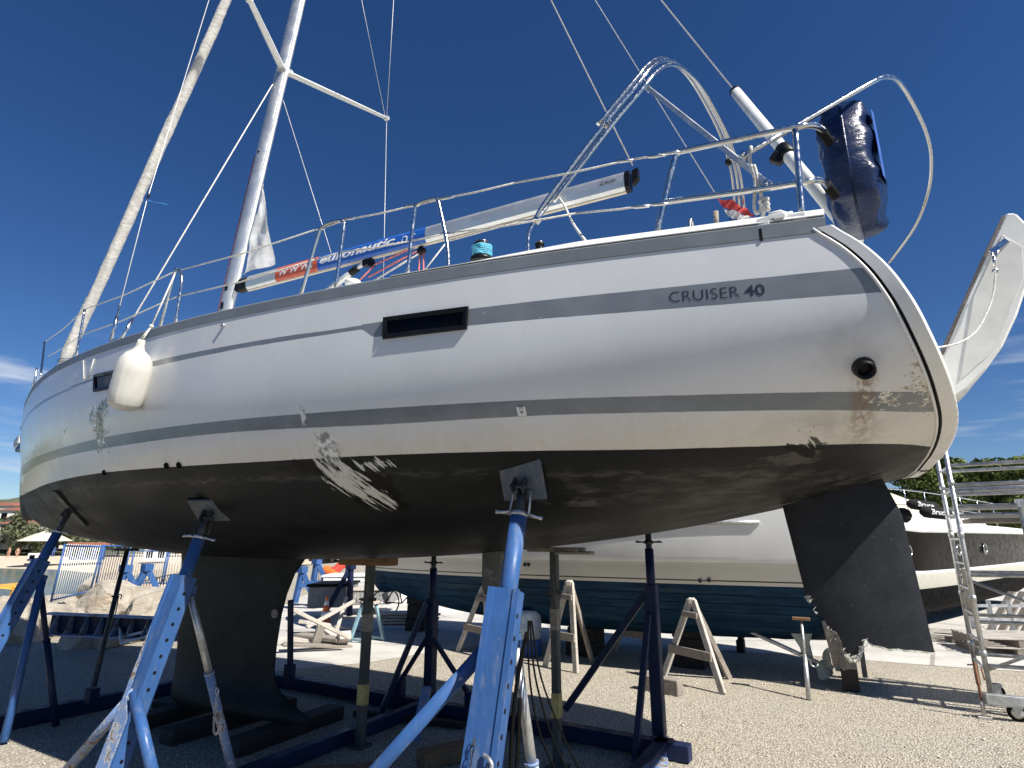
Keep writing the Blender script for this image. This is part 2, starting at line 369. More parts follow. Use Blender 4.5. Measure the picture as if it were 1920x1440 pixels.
    lines = t.math('MULTIPLY', t.rng(A('lines'), .02, .2), t.rng(t.math('ADD', t.noise(1, 5, .7, t.map((3, 1, 60), (0,0,0), t.map((1,1,1), (0, R(-62), 0)))), t.math('MULTIPLY', A('lines'), .55)), .72, .76))
    col = t.mix(t.math('MULTIPLY', lines, .85), col, t.mix(t.rng(fine, .4, .6), (.14,.14,.14), (.8,.8,.78)))
    rough = t.mix(step(A('af')), t.rng(n3, .3, .7, .46, .62), t.rng(mid, .3, .7, .16, .28))
    h = t.math('SUBTRACT', t.math('MULTIPLY', t.noise(.9, 3), .6), t.math('MULTIPLY', t.math('ADD', t.math('ADD', bd, wht), t.math('MULTIPLY', qm, .6)), .10))
    t.bump(h, .22, .03)
    t.b.inputs['Coat Weight'].default_value = 0
    return t.done(col, rough, 0, t.rng(A('af'), -.002, .002, .16, .5))
M['hull'] = hull_material()

YL = Vector((5.8, 0, 0))
yacht = thing('sailing_yacht', YL, 'damaged white and grey sailing yacht propped up in the foreground', 'sailboat')
def build_hull():
    NXs, NZs = 420, 84
    xs = []
    for i in range(NXs+1):
        s = i/NXs; xs.append(s**1.12)
    m = MB(); rows = []; at_ = {k: [] for k in ('af','st','scum','rust','soot','quarter','quarter2','break','scumline','torn','scrape','lines','aft')}
    pre = {}
    def el(x, z, cx, cz, rx, rz, rot=0, soft=1):
        c, s = math.cos(rot), math.sin(rot); dx, dz = x-cx, z-cz; a, b = (c*dx+s*dz)/rx, (-s*dx+c*dz)/rz
        return max(0, 1-math.hypot(a, b)**soft)
    for side in(-1, 1):
        rows = []
        for s in xs:
            row = []
            xm = -.25+s*11.95
            for j in range(NZs+1):
                t = (j/NZs)**1.6
                x = xm
                for _ in range(4):
                    zs, zk = cub(x, HX, HS), cub(x, HX, HK); z = zk+(zs-zk)*t
                    x = -.25+s*(cub(z, TZ, TX)+.25)
                row.append(Vector((x, side*half(x, z), z)))
                if True:
                    af = z-cub(x, *AF); dl = max(cub(x, *L0)-z, z-cub(x, *L1)); du = max(up_bottom(x)-z, z-cub(x, *U1))
                    p = side < 0
                    at_['af'].append(af); at_['st'].append(min(dl, du))
                    at_['aft'].append(min(1, max(.15, (x-3)/5)))
                    at_['scum'].append(max(el(x, z, 6.0, 2.53, .75, .08), el(x, z, 3.2, 2.6, .9, .12)) if p else 0)
                    at_['rust'].append(min(1, 1.3*max(0, 1-abs((x-11.405)+(2.53-z)*.20)/(.045+.16*max(0, 2.54-z))))*(1 if z < 2.545 else 0)*max(0, 1-(2.54-z)/.36) if p else 0)
                    at_['soot'].append(max(el(x, z, 11.38, 2.66, .30, .16), el(x, z, 11.3, 2.36, .5, .14)) if p else 0)
                    at_['quarter'].append(max(el(x, z, 11.62, 2.50, .14, .20), .85*el(x, z, 11.47, 2.435, .16, .08), .8*el(x, z, 11.60, 2.74, .05, .16), .75*el(x, z, 11.16, 2.345, .14, .05)) if p else .2*el(x, z, 11.6, 2.5, .14, .2))
                    at_['quarter2'].append(max(el(x, z, 11.05, 2.23, .35, .07), el(x, z, 11.5, 2.2, .25, .1), .9*el(x, z, 9.95, 2.05, .35, .12), .7*el(x, z, 7.05, 2.3, .2, .1)))
                    at_['break'].append(max(el(x, z, 5.62, 2.80, .16, .24), .75*el(x, z, 5.70, 2.96, .24, .16), .62*el(x, z, 5.45, 2.93, .16, .16), .55*el(x, z, 4.7, 2.86, .18, .09), .6*el(x, z, 5.5, 2.60, .12, .06)) if p else 0)
                    g = -af; at_['scumline'].append(max(0, 1-abs(g-.11)/.035)+.8*max(0, 1-abs(g-.19)/.10)*(1 if x > 9.9 else 0))
                    at_['torn'].append(max(1.2*el(x, z, 8.55, 2.19, .42, .18, -.3), 1.2*el(x, z, 8.35, 2.31, .55, .055), 1.2*el(x, z, 8.72, 2.12, .20, .12), .8*el(x, z, 11.13, 2.27, .14, .05)) if p else 0)
                    at_['scrape'].append(max(1.02*el(x, z, 8.48, 2.235, .33, .16, -.55), .72*el(x, z, 8.74, 2.29, .22, .045), .6*el(x, z, 8.72, 2.15, .05, .06), .6*el(x, z, 11.13, 2.32, .05, .09)) if p else 0)
                    at_['lines'].append(max(el(x, z, 8.44, 2.41, .16, .16, -.4), .8*el(x, z, 8.29, 2.60, .05, .14)) if p else 0)
            rows.append(row)
        m.grid(rows)
    me = m.mesh('hull', M['hull'], YL)
    for k, v in at_.items():
        a = me.attributes.new(k, 'FLOAT', 'POINT'); a.data.foreach_set('value', v)
    o = bpy.data.objects.new('hull', me); COL.objects.link(o); o.parent = yacht; return o
hull = build_hull()

def rail_edge(x, side, dy=0, dz=0):
    zs = cub(x, HX, HS); return Vector((x, side*max(.01, half(x, zs)+dy), zs+dz))
RAILX = [-.24+i*(11.34+.24)/150 for i in range(151)]
for side in(-1, 1):
    m = MB(); m.grid([[rail_edge(x, side, -.004, -.006), rail_edge(x, side, .005, -.002), rail_edge(x, side, .006, .064), rail_edge(x, side, -.002, .075), rail_edge(x, side, -.05, .078), rail_edge(x, side, -.055, .03), rail_edge(x, side, -.03, -.006)] for x in RAILX], False, True)
    t_ = m.build('toe_rail', M['rail_grey'], yacht)
    # pale coaming edge that tops the rail towards the stern
    xs2 = [9.0+i*(11.34-9.0)/40 for i in range(41)]; m = MB()
    m.grid([[rail_edge(x, side, .004, .0785), rail_edge(x, side, .004, .082), rail_edge(x, side, -.035, .083+.045*min(1, (x-9)/1.2)), rail_edge(x, side, -.10, .079+.048*min(1, (x-9)/1.2)), rail_edge(x, side, -.10, .0785)] for x in xs2], False, True)
    m.build('coaming_edge', M['white'], yacht)
# deck, cockpit coaming and coachroof
m = MB(); m.grid([[rail_edge(x, -1, -.03, .02+0*k) .lerp(rail_edge(x, 1, -.03, .02), k/10)+Vector((0,0,.10*math.sin(math.pi*k/10)*min(1, max(.05, (x+.3)/3)))) for k in range(11)] for x in RAILX])
m.build('deck', M['deck'], yacht)
def coachroof():
    m = MB(); P_ = []
    for i in range(40):
        x = 2.6+i*6.2/39; t = i/39
        h = .34*math.sin(min(1, t/.5)*math.pi/2)**.8+.04; w = (.55+.65*min(1, t/.55))*(1 if t < .97 else .96); zb = cub(x, HX, HS)+.07
        P_.append([Vector((x, y*w, zb+h*k)) for y, k in((-1,0),(-.97,.55),(-.86,.9),(-.6,1.02),(0,1.1),(.6,1.02),(.86,.9),(.97,.55),(1,0))])
    m.grid(P_); m.add([P_[-1][k] for k in range(9)], [list(range(9))]); m.add([P_[0][k] for k in range(9)], [list(range(9))])
    o = m.build('coachroof', M['white'], yacht)
    for s in(-1, 1):
        g = MB(); rows = []
        for i in range(21):
            x = 4.4+i*3.2/20; t = (x-2.6)/6.2; h = .34*math.sin(min(1, t/.5)*math.pi/2)**.8+.04; w = .55+.65*min(1, t/.55); zb = cub(x, HX, HS)+.07
            rows.append([Vector((x, s*(w*.99+.004), zb+h*.22)), Vector((x, s*(w*.973+.004), zb+h*.52))])
        g.grid(rows, False); g.build('cabin_window', M['glass'], o)
    m = MB()
    for s in(-1, 1): m.prism([(8.85, s*1.05, 3.30), (8.95, s*1.05, 3.62), (11.1, s*1.25, 3.50), (11.35, s*1.25, 3.25)], (0, s*.16, 0))
    m.build('cockpit_coaming', M['white'], yacht, .02)
coachroof()
# transom: inner panel, gasket, rim
def tr_ring(off_x=0, grow=0):
    pts = []
    for i in range(36):
        t = 1-(i/35); z = 2.263+(3.175-2.263)*t**1.3 if i else 3.175
        x = cub(z, TZ, TX); y = half(min(x, 12.4), z) if i < 35 else 0
        pts.append(Vector((x+off_x, -y-grow*(1 if y > .05 else 0), z-grow*max(0, 1-y/1.3))))
    return pts+[Vector((p.x, -p.y, p.z)) for p in reversed(pts[:-1])]
m = MB(); r0 = tr_ring(.004, -.004); r1 = tr_ring(.012, -.012); r2 = tr_ring(.016, .004); r3 = tr_ring(.066, .004); r4 = tr_ring(.077, -.006); r5 = tr_ring(.07, -.06); r6 = tr_ring(-.05, -.07)
m.grid([list(c) for c in zip(r2, r3)]); m.grid([list(c) for c in zip(r3, r4, r5)]); m.grid([list(c) for c in zip(r5, r6)]); m.build('transom_rim', M['white'], yacht)
m = MB(); m.tube(tr_ring(.008, -.002), .0055, 6); m.build('transom_gasket', M['rubber'], yacht)
m = MB(); m.tube(tr_ring(-.004, .002), .007, 6); m.build('edge_moulding', M['paint_white'], yacht)
m = MB(); pl = tr_ring(-.02, -.03); half_n = len(pl)//2
m.grid([[pl[i], pl[-1-i]] for i in range(half_n)], True); m.build('transom', M['white'], yacht)
# keel
def foil(name, rows, mat, parent, N=26, cz=None):
    m = MB(); P_ = []
    for z, a, b, h in rows:
        ring = []
        for k in range(N):
            th = 2*math.pi*k/N; u = .5*(1-math.cos(th)); yt = h*(2.6*math.sqrt(max(u, 0))*(1-u)**.85); ring.append(Vector((a+(b-a)*u, (1 if th < math.pi else -1)*yt, z)))
        P_.append(ring)
    m.grid(P_, True, True); m.add(P_[-1], [list(range(N))]); m.add(P_[0], [list(range(N))]); return m.build(name, mat, parent)
def _keelm():
    t = NT('keel_antifouling'); n = t.noise(2.5, 6, .65); c = t.mix(t.rng(n, .3, .75), (.009,.012,.012), (.022,.027,.025))
    ch = t.rng(t.noise(3.1, 6, .7), .66, .69); c = t.mix(t.math('MULTIPLY', ch, .45), c, (.07,.07,.055)); t.bump(t.noise(9, 5), .3, .02); return t.done(c, .6, 0, .2)
M['keel'] = _keelm()
krows = [(1.80,4.22,6.55,.14),(1.66,4.27,6.34,.13),(1.5,4.30,6.20,.12),(1.3,4.33,6.11,.112),(1.1,4.36,6.06,.105),(.8,4.40,6.03,.10),(.6,4.42,6.03,.10),(.48,4.43,6.05,.11),(.38,4.44,6.15,.15),(.30,4.45,6.32,.19),(.22,4.47,6.52,.22),(.16,4.50,6.60,.20),(.135,4.55,6.58,.12)]
keel = foil('keel', krows, M['keel'], yacht)
m = MB(); m.lathe(at(519,1150,y=-.05)+Vector((0,-.02,0)), (0,-1,0), [(.045,0),(.045,.012),(.02,.013)], 14); m.build('repair_patch', M['wood_grey'], keel)
# rudder with the broken lower front corner
def _rudm():
    t = NT('rudder_antifouling'); n = t.noise(5, 6, .65); c = t.mix(t.rng(n, .3, .75), (.013,.015,.020), (.026,.029,.036))
    f = t.rng(t.noise(60, 4), .62, .8); c = t.mix(t.math('MULTIPLY', f, .4), c, (.2,.2,.19)); t.bump(t.noise(70, 4), .3, .004); return t.done(c, .55, 0, .3)
M['rudder'] = _rudm()
def rudder():
    le = lambda z: 10.885+(2.1-z)*.135; te = lambda z: 11.50+(2.22-z)*.06+(.06 if z < 2.0 else .06*(2.22-z)/.22)
    bot = [(0,1.50),(.05,1.46),(.07,1.40),(.12,1.36),(.14,1.29),(.2,1.22),(.26,1.155),(.30,1.145),(.34,1.16),(.40,1.20),(.44,1.235),(.47,1.215),(.55,1.212),(.62,1.196),(.70,1.20),(.8,1.198),(.9,1.195),(1.0,1.19)]
    us = [b[0] for b in bot]; us = sorted(set(us+[.015,.03,.17,.23,.28,.32,.37,.5,.58,.66,.75,.85,.95])); NV = 22
    rnd = random.Random(4)
    def bz(u):
        for a, b in zip(bot, bot[1:]):
            if a[0] <= u <= b[0]: return a[1]+(b[1]-a[1])*(u-a[0])/(b[0]-a[0])
    zb = [bz(u)+(rnd.uniform(-.012,.012) if u < .48 else rnd.uniform(-.003,.003)) for u in us]
    m = MB(); cols = {}
    for s in(-1, 1):
        P_ = []
        for i, u in enumerate(us):
            c = []
            for j in range(NV+1):
                t = j/NV; zt = 2.07+.16*u; z = zt+(zb[i]-zt)*t; x = le(z)+u*(te(z)-le(z)); th = .052*(2.6*math.sqrt(u)*(1-u)**.8)+.004
                c.append(Vector((x, s*th, z)))
            P_.append(c)
        m.grid(P_); cols[s] = P_
    for a, b in((0, 0), (-1, -1)):
        m.grid([cols[-1][a], cols[1][a]], False)
    o = m.build('rudder', M['rudder'], yacht)
    e = MB(); e.grid([[c[-1] for c in cols[-1]], [c[-1]+Vector((0,0,.012)) for c in cols[-1]], [c[-1]+Vector((0,0,.012)) for c in cols[1]], [c[-1] for c in cols[1]]], False)
    foam = simple('torn_glass_fibre', (.58,.57,.50), .9, 0, .35, 40, 1, 90)
    e.build('torn_edge', foam, o)
    # frayed strips of laminate along the break
    f = MB(); rnd = random.Random(9)
    brk = [cols[-1][i][-1] for i, u in enumerate(us) if u <= .48]
    for k in range(46):
        i = rnd.randrange(len(brk)-1); p = brk[i].lerp(brk[i+1], rnd.random())+Vector((0, rnd.uniform(-.012,.0), rnd.uniform(-.005,.02)))
        d = Vector((rnd.uniform(-.03,.008), rnd.uniform(-.03,.01), rnd.uniform(-.035,.015)))
        w = Vector((rnd.uniform(.004,.012), 0, rnd.uniform(.004,.014)))
        f.add([p-w, p+w, p+d+w*.3, p+d*.8-w*.5], [(0,1,2,3)])
    f.build('frayed_laminate', foam, o)['kind'] = 'stuff'
    sk = MB(); q = [at(1555,1180,y=-.07), at(1568,1186,y=-.075), at(1578,1205,y=-.08), at(1583,1228,y=-.08), at(1592,1255,y=-.07), at(1580,1258,y=-.06), at(1568,1225,y=-.05), at(1560,1203,y=-.05)]
    sk.prism(q, (0,.012,0)); sk.build('hanging_skin', M['wood_grey'], o)
    # white scuffs on the trailing edge
    w = MB()
    for px, py in((1685,1027),(1688,1036)): w.box(at(px, py, y=-.012), (.012,.012,.03))
    w.build('scuff', foam, o)
rudder()
sd = MB(); c0 = at(925,1040,y=.0)
sd.grid([[Vector((8.59+dx*k, y*k2, z)) for dx, y in((-.10,-.03),(-.06,-.06),(.06,-.06),(.1,-.03),(.1,.03),(.06,.06),(-.06,.06),(-.1,.03))] for z, k, k2 in((1.80,1,1),(1.62,1,1),(1.50,1,1),(1.44,.95,1.0),(1.40,.8,.9),(1.385,.4,.5))], True, True)
sd.build('saildrive_leg', worn('fouled_saildrive_paint', (.10,.10,.09), (.28,.27,.24), (.02,.02,.02), .7, amt=.52, scale=8), yacht)
# hull windows, outlets, sticker, name
def hull_patch(m, corners, off, nx=14, nz=4):
    (x0, z0), (x1, z1), (x2, z2), (x3, z3) = corners      # lower-fore, lower-aft, upper-aft, upper-fore
    m.grid([[hull_pt((x0+(x1-x0)*i/nx)*(1-j/nz)+(x3+(x2-x3)*i/nx)*j/nz, (z0+(z1-z0)*i/nx)*(1-j/nz)+(z3+(z2-z3)*i/nx)*j/nz, off) for j in range(nz+1)] for i in range(nx+1)])
def hull_window(c, inset=.028):
    (x0, z0), (x1, z1), (x2, z2), (x3, z3) = c; i = inset
    inner = [(x0+i, z0+i), (x1-i, z1+i), (x2-i, z2-i), (x3+i, z3-i)]; m = MB(); n = 10
    def ring(cs, off):
        out = []
        for k in range(4):
            a, b = cs[k], cs[(k+1) % 4]
            for j in range(n): t = j/n; out.append(hull_pt(a[0]+(b[0]-a[0])*t, a[1]+(b[1]-a[1])*t, off))
        return out
    m.grid([list(q) for q in zip(ring(c, -.003), ring(c, .004), ring([(a*.94+b*.06, p*.94+q*.06) for (a, p), (b, q) in zip(c, inner)], .018), ring(inner, .012), ring(inner, .003))]+[[ring(c, -.003)[0], ring(c, .004)[0], ring([(a*.94+b*.06, p*.94+q*.06) for (a, p), (b, q) in zip(c, inner)], .006)[0], ring(inner, .003)[0], ring(inner, -.018)[0]]], False)
    o = m.build('hull_window', M['black'], hull)
    p = MB(); hull_patch(p, inner, .0022); p.build('pane', M['glass'], o)
hull_window([(8.968,3.005),(9.549,2.975),(9.558,3.106),(8.969,3.141)])
hull_window([(5.50,3.125),(6.25,3.075),(6.25,3.235),(5.455,3.292)])
def outlet(x, z, r, mat, name='through_hull_outlet', L=.035):
    p = hull_pt(x, z, -.01); n = (hull_pt(x, z, .1)-hull_pt(x, z, 0)).normalized()
    m = MB(); m.lathe(p, n, [(r*1.15,0),(r*1.15,.018),(r,.018+L*.6),(r*.98,.01+L),(r*.78,.01+L),(r*.74,.012),(.001,.012)], 22); return m.build(name, mat, hull)
outlet(11.401, 2.556, .040, M['black'], 'exhaust_outlet', .045)
for px, py in((314,873),(337,872),(197,886)):
    h_ = hull_hit(px, py); outlet(h_.x, h_.z, .022, M['rubber'], L=.012)
h_ = hull_hit(420, 611); outlet(h_.x, h_.z, .014, M['steel'], L=.02)
m = MB(); a = hull_hit(972, 780); b = hull_hit(985, 762); hull_patch(m, [(a.x,a.z),(b.x,a.z-.002),(b.x,b.z),(a.x,b.z+.002)], .003, 3, 3); st = m.build('sticker', M['paint_white'], hull)
m = MB(); cx_, cz_ = (a.x+b.x)/2, a.z+.016; m.add([hull_pt(cx_-.012, cz_+.007, .0045), hull_pt(cx_+.012, cz_+.007, .0045), hull_pt(cx_, cz_-.009, .0045)], [(0,1,2)])
for k in range(3): hull_patch(m, [(cx_-.013, cz_+.016+.009*k),(cx_+.013, cz_+.015+.009*k),(cx_+.013, cz_+.018+.009*k),(cx_-.013, cz_+.019+.009*k)], .0045, 2, 1)
m.build('sticker_print', M['rail_grey'], hull)
def name_fn(x0, x1, z0, z1, h): return lambda u, v: hull_pt(x0+(x1-x0)*u, z0+(z1-z0)*u+h*v, .0014)
INK = simple('dark_lettering', (.02,.025,.035), .4, 0, .1, 3)
text_on('CRUISER', name_fn(10.652, 10.960, 2.937, 2.911, .052), INK, 'name_lettering', hull, 0, -.012, 1.05)
text_on('40', name_fn(10.982, 11.066, 2.909, 2.902, .052), INK, 'name_lettering', hull, 0, .012, 1.0)
# white frame lines on the bow sticker and shards at the break
m = MB(); q = [hull_hit(158,676), hull_hit(159,711), hull_hit(167,710), hull_hit(178,673)]
m.tube([hull_pt(p.x, p.z, .006) for p in q], .004, 5); m.build('hanging_line', M['rope_w'], hull)
m = MB(); rnd = random.Random(3)
for k in range(60):
    x = rnd.gauss(5.62, .09); z = rnd.gauss(2.82, .11); p = hull_pt(x, z, .004); L = rnd.uniform(.015,.05); a = rnd.uniform(-.5,.5)
    q = hull_pt(x+L*math.sin(a)*.6, z+L*math.cos(a)*(1 if k % 3 else -.4), rnd.uniform(.004,.03)); w = Vector((rnd.uniform(.004,.012), 0, rnd.uniform(-.006,.006)))
    m.add([p-w, p+w, q+w*.4, q-w*.4], [(0,1,2,3)])
shard = simple('splintered_glass_fibre', (.55,.56,.50), .7, 0, .45, 30, .6, 60)
m.build('splintered_laminate', shard, hull)['kind'] = 'stuff'
# ------------------------------------------------------------------ rig
def lin(a, b, t): return Vector(a)+(Vector(b)-Vector(a))*t
mA, mB_ = at(425,578,y=0), at(561,0,y=0); md = (mB_-mA)/(mB_.z-mA.z)
def mast_at(z): return mA+md*(z-mA.z)
def oval_tube(m, a, b, rx, ry, n=20, up=Vector((1,0,0))):
    a, b = Vector(a), Vector(b); d = (b-a).normalized(); s = d.cross(up).normalized(); u = s.cross(d).normalized()
    P_ = [[p+s*(ry*math.cos(2*math.pi*k/n))+u*(rx*math.sin(2*math.pi*k/n)) for k in range(n)] for p in(a, b)]
    m.grid(P_, True, True); m.add(P_[1], [list(range(n))]); m.add(P_[0], [list(range(n))])
MTOP = at(706,-641,y=0); MTOP = mast_at(MTOP.z)
m = MB(); oval_tube(m, mast_at(3.7), MTOP, .115, .072); mast = m.build('mast', M['alu'], yacht)
m = MB(); off = Vector((.10, -.012, 0)); m.beam(mast_at(3.9)+off, MTOP+off, .035, .05, (1,0,0)); m.build('sail_track', M['paint_white'], mast)
m = MB()
for z in(5.05, 4.8, 7.0): m.box(mast_at(z)+Vector((0,-.072,0)), (.05,.01,.09 if z < 6 else .02))
m.build('mast_slot', M['black'], mast)
m = MB(); m.tube([mast_at(3.75)+Vector((-.12,-.03,0)), mast_at(7.0)+Vector((-.125,-.03,0))], .011, 6); m.build('halyard', M['rope_r'], mast)
m = MB(); m.tube([mast_at(3.75)+Vector((-.135,.01,0)), mast_at(6.4)+Vector((-.13,.0,0))], .009, 6); m.build('halyard', M['rope_w'], mast)
# spreaders
sr = mast_at(8.28); stb = at(725,222,y=1.2); prt = at(468,0,y=-1.2)
for nm, tip in(('s', stb), ('p', prt)):
    m = MB(); s0 = sr+Vector((.06, .06 if nm == 's' else -.06, .0)); d = (tip-s0)
    m.grid([[s0+d*t+Vector((dx*k, 0, dz*k)) for dx, dz in((-.055,0),(-.03,.016),(.03,.016),(.055,0),(.03,-.016),(-.03,-.016))] for t, k in((0,1.1),(.5,1),(1,.75))], True, True)
    sp = m.build('spreader', M['alu_white'], mast); mm = MB(); mm.box(tip, (.07,.05,.045)); mm.box(s0, (.13,.05,.06)); mm.build('spreader_bracket', M['alu'], mast)
t2p = at(494,-330,y=-.85); t2s = Vector((t2p.x, .85, t2p.z)); sr2 = mast_at(t2p.z+.06)
for s in(-1, 1):
    m = MB(); m.beam(sr2+Vector((.06,s*.06,0)), t2p if s < 0 else t2s, .09, .03); m.build('spreader', M['alu_white'], mast)
# standing rigging
chp = hull_hit(203,646); chp = Vector((chp.x, chp.y+.03, chp.z+.02)); chs = Vector((chp.x, -chp.y, chp.z))
def wire(name, pts, r=.0045, mat='wire', n=6): m = MB(); m.tube(pts, r, n); return m.build(name, M[mat], yacht)
low = at(516,150,y=-.05); lows = at(531,188,y=.07)
wire('shroud', [low, chp+Vector((.03,.05,.05))], .0075, 'rope_w'); wire('shroud', [lows, chs], .0045)
upp = at(395,0,y=-1.05)
wire('shroud', [chp+Vector((-.03,0,.05)), at(275,377,y=-1.6), t2p], .0048)
wire('shroud', [chs+Vector((-.03,0,.05)), stb], .0045); wire('shroud', [stb, at(738,0,y=1.1), t2s], .0045); wire('shroud', [stb+Vector((-.02,0,0)), at(678,0,y=.75), sr2], .004); wire('shroud', [t2s, MTOP], .0045); wire('shroud', [t2p, MTOP], .0045)
wire('shroud', [prt, t2p], .0045)
for p, q in((chp+Vector((.03,.05,.05)), low), (chp+Vector((-.03,0,.05)), at(275,377,y=-1.6))):
    d = (q-p).normalized(); m = MB(); m.tube([p-d*.02, p+d*.12, p+d*.13, p+d*.24, p+d*.25, p+d*.36], [.012,.012,.016,.016,.008,.006], 8); m.build('turnbuckle', M['steel'], yacht)
m = MB(); m.box(chp+Vector((0,.01,.0)), (.12,.03,.09)); m.build('chainplate', M['steel'], yacht, .01)
tp = at(277,372,y=-1.6); m = MB(); m.tube([tp, tp+Vector((.01,.0,.05))], .011, 8); m.build('wire_tape', M['black'], yacht)
m = MB(); m.tube(smooth_path([tp+Vector((0,0,-.02)), at(290,380,y=-1.58), at(303,381,y=-1.56), at(313,384,y=-1.55)], 4), .004, 5); m.tube(smooth_path([tp+Vector((0,0,-.02)), at(270,379,y=-1.6)], 2), .004, 5); m.build('blue_ribbon', simple('blue_ribbon', (.06,.25,.62), .6), yacht)
# forestay with the rolled genoa
f0, f1 = at(120,680,y=0), at(425,0,y=0); fd = (f1-f0)/(f1.z-f0.z); FB = f0+fd*(3.72-f0.z); 
def fpt(z): return f0+fd*(z-f0.z)
zt = (20.0); m = MB(); m.tube([FB, fpt(MTOP.z)], .012, 6); m.build('forestay', M['steel'], yacht)
def genoa():
    P_ = []; N = 26; zs_ = [4.62+i*(MTOP.z-1.2-4.62)/260 for i in range(261)]; print('masthead', MTOP, fpt(MTOP.z))
    for z in zs_:
        c = fpt(z); ring = []; h = z-4.62
        base = .082*(1-.03*h)*(1 if h > .15 else .75+.25*h/.15)
        tw = h*2.1
        for k in range(N):
            a = 2*math.pi*k/N; step_ = ((a+tw) % (2*math.pi))/(2*math.pi)
            r = base*(.92+.26*step_)+.007*noise.noise((math.cos(a)*3, math.sin(a)*3+7, z*5))+.004*noise.noise((math.cos(a)*5, math.sin(a)*5, z*22))
            ring.append(c+Vector((math.cos(a)*r, math.sin(a)*r, 0)))
        P_.append(ring)
    m = MB(); m.grid(P_, True, True); m.build('furled_genoa', M['sail'], yacht)
    P_ = []
    for i in range(60):
        z = 3.9+i*.72/59; c = fpt(z); t = i/59; ring = []
        for k in range(14):
            a = 2*math.pi*k/14; r = .05+.028*t+.012*math.sin(i*1.1+a); ring.append(c+Vector((math.cos(a)*r, math.sin(a)*r, 0)))
        P_.append(ring)
    m = MB(); m.grid(P_, True, True); m.build('sail_tack', M['sail'], yacht)
    m = MB(); pts = []
    for i in range(90):
        z = 3.95+.75*i/89; a = i*.5; pts.append(fpt(z)+Vector((math.cos(a)*.095, math.sin(a)*.095, 0)))
    m.tube(pts, .006, 5); m.build('furling_line', simple('dark_blue_line', (.02,.07,.2), .7), yacht)
    m = MB(); m.lathe(FB+Vector((0,0,.02)), fd, [(.02,0),(.085,.02),(.09,.035),(.05,.04),(.05,.12),(.09,.125),(.085,.15),(.02,.16)], 20); m.build('furling_drum', M['black'], yacht)
genoa()
# in-mast mainsail, its clew
def clew():
    a, b, c = at(492,345,y=0), at(453,516,y=0), at(513,494,y=.02)
    P_ = []; n = 16
    for i in range(n+1):
        t = i/n; l = lin(a, b, t)+Vector((.02,0,0)); r = lin(a, c, t); row = []
        for j in range(9):
            s = j/8; p = lin(l, r, s); p.y += .03*math.sin(6*s+9*t)*t+.015*noise.noise((s*6, t*9, 1)); row.append(p)
        P_.append(row)
    m = MB(); m.grid(P_); m.grid([[p+Vector((0,.006,0)) for p in r] for r in P_]); m.build('mainsail_clew', simple('reflective_sailcloth', (.74,.74,.73), .6, 0, .2, 5, .6, 10), yacht)
clew()
# boom
b0, b1 = at(452,536,y=0), at(1174,342,y=0); bd_ = (b1-b0); BL = bd_.length; bdn = bd_.normalized(); bup = Vector((0,0,1)); bup = (bup-bdn*bup.dot(bdn)).normalized()
BPROF = [(-.022,-.095),(-.048,-.07),(-.060,-.01),(-.054,.05),(-.036,.085),(.036,.085),(.054,.05),(.060,-.01),(.048,-.07),(.022,-.095)]
def bpt(t, y, z, k=1): return b0+bd_*t+Vector((0, y*k, 0))+bup*(z*k)
m = MB(); m.grid([[bpt(t, y, z) for y, z in BPROF] for t in(.03,.3,.6,1)], False, True); m.build
m.add([bpt(1, y, z) for y, z in BPROF], [list(range(10))]); boom = m.build('boom', M['alu'], yacht)
m = MB(); m.beam(bpt(.03,0,-.099), bpt(1,0,-.099), .03, .012, bup); m.build('boom_groove', M['beige'], boom)
m = MB(); m.grid([[bpt(t, y, z, 1.04) for y, z in BPROF] for t in(1,1.008)], False, True); m.add([bpt(1.008, y, z, 1.04) for y, z in BPROF], [list(range(10))]); m.prism([bpt(1.012,-.03,.085), bpt(1.022,-.03,.10), bpt(1.022,-.03,0), bpt(1.012,-.03,-.05)], (0,.06,0)); m.build('boom_end_cap', M['black'], boom)
m = MB(); m.grid([[bpt(t, y, z, 1.02) for y, z in BPROF] for t in(.0,.032)], False, True); m.add([bpt(0, y, z, 1.02) for y, z in BPROF], [list(range(10))]); m.box(bpt(-.015,0,0), (.10,.06,.11)); m.lathe(bpt(-.015,0,-.07), (0,0,1), [(.02,0),(.02,.14)], 10); m.build('gooseneck', M['black'], boom)
def tboom(px):    # fraction of the boom seen at this column
    lo, hi = 0., 1.
    for _ in range(40):
        mid = (lo+hi)/2; p = b0+bd_*mid-CAM_POS; x = 960+F_PX*p.dot(_r)/p.dot(_f)
        if x < px: lo = mid
        else: hi = mid
    return lo
t1, t2, t3 = tboom(523), tboom(602), tboom(803)
for (ta, tb, mt, nm) in((t1, t2, simple('orange_red_banner', (.55,.10,.05), .4, 0, .05), 'boom_banner'), (t2, t3, simple('blue_banner', (.015,.10,.42), .35, 0, .05), 'boom_banner')):
    m = MB(); m.grid([[bpt(ta+(tb-ta)*i/10, y*1.05, z*1.0+ (0.003 if z > 0 else -.0)) for y, z in BPROF] for i in range(11)], False); m.build(nm, mt, boom)
def boom_fn(ta, tb, z0, z1):
    def fn(u, v):
        z = z0+(z1-z0)*v; y = -np.interp(z, [-.095,-.07,-.01,.05,.085], [.022,.048,.060,.054,.036])*1.05-.004
        return bpt(ta+(tb-ta)*u, float(y), z)
    return fn
LW = simple('white_lettering', (.8,.8,.8), .4, 0, .03)
text_on('www.', boom_fn(tboom(530), tboom(594), -.045, .030), LW, 'banner_lettering', boom, .25, 0, 1.12)
text_on('euronautic', boom_fn(tboom(607), tboom(748), -.035, .060), LW, 'banner_lettering', boom, .28, .03)
text_on('.hr', boom_fn(tboom(752), tboom(786), -.035, .060), LW, 'banner_lettering', boom, 0, 0)
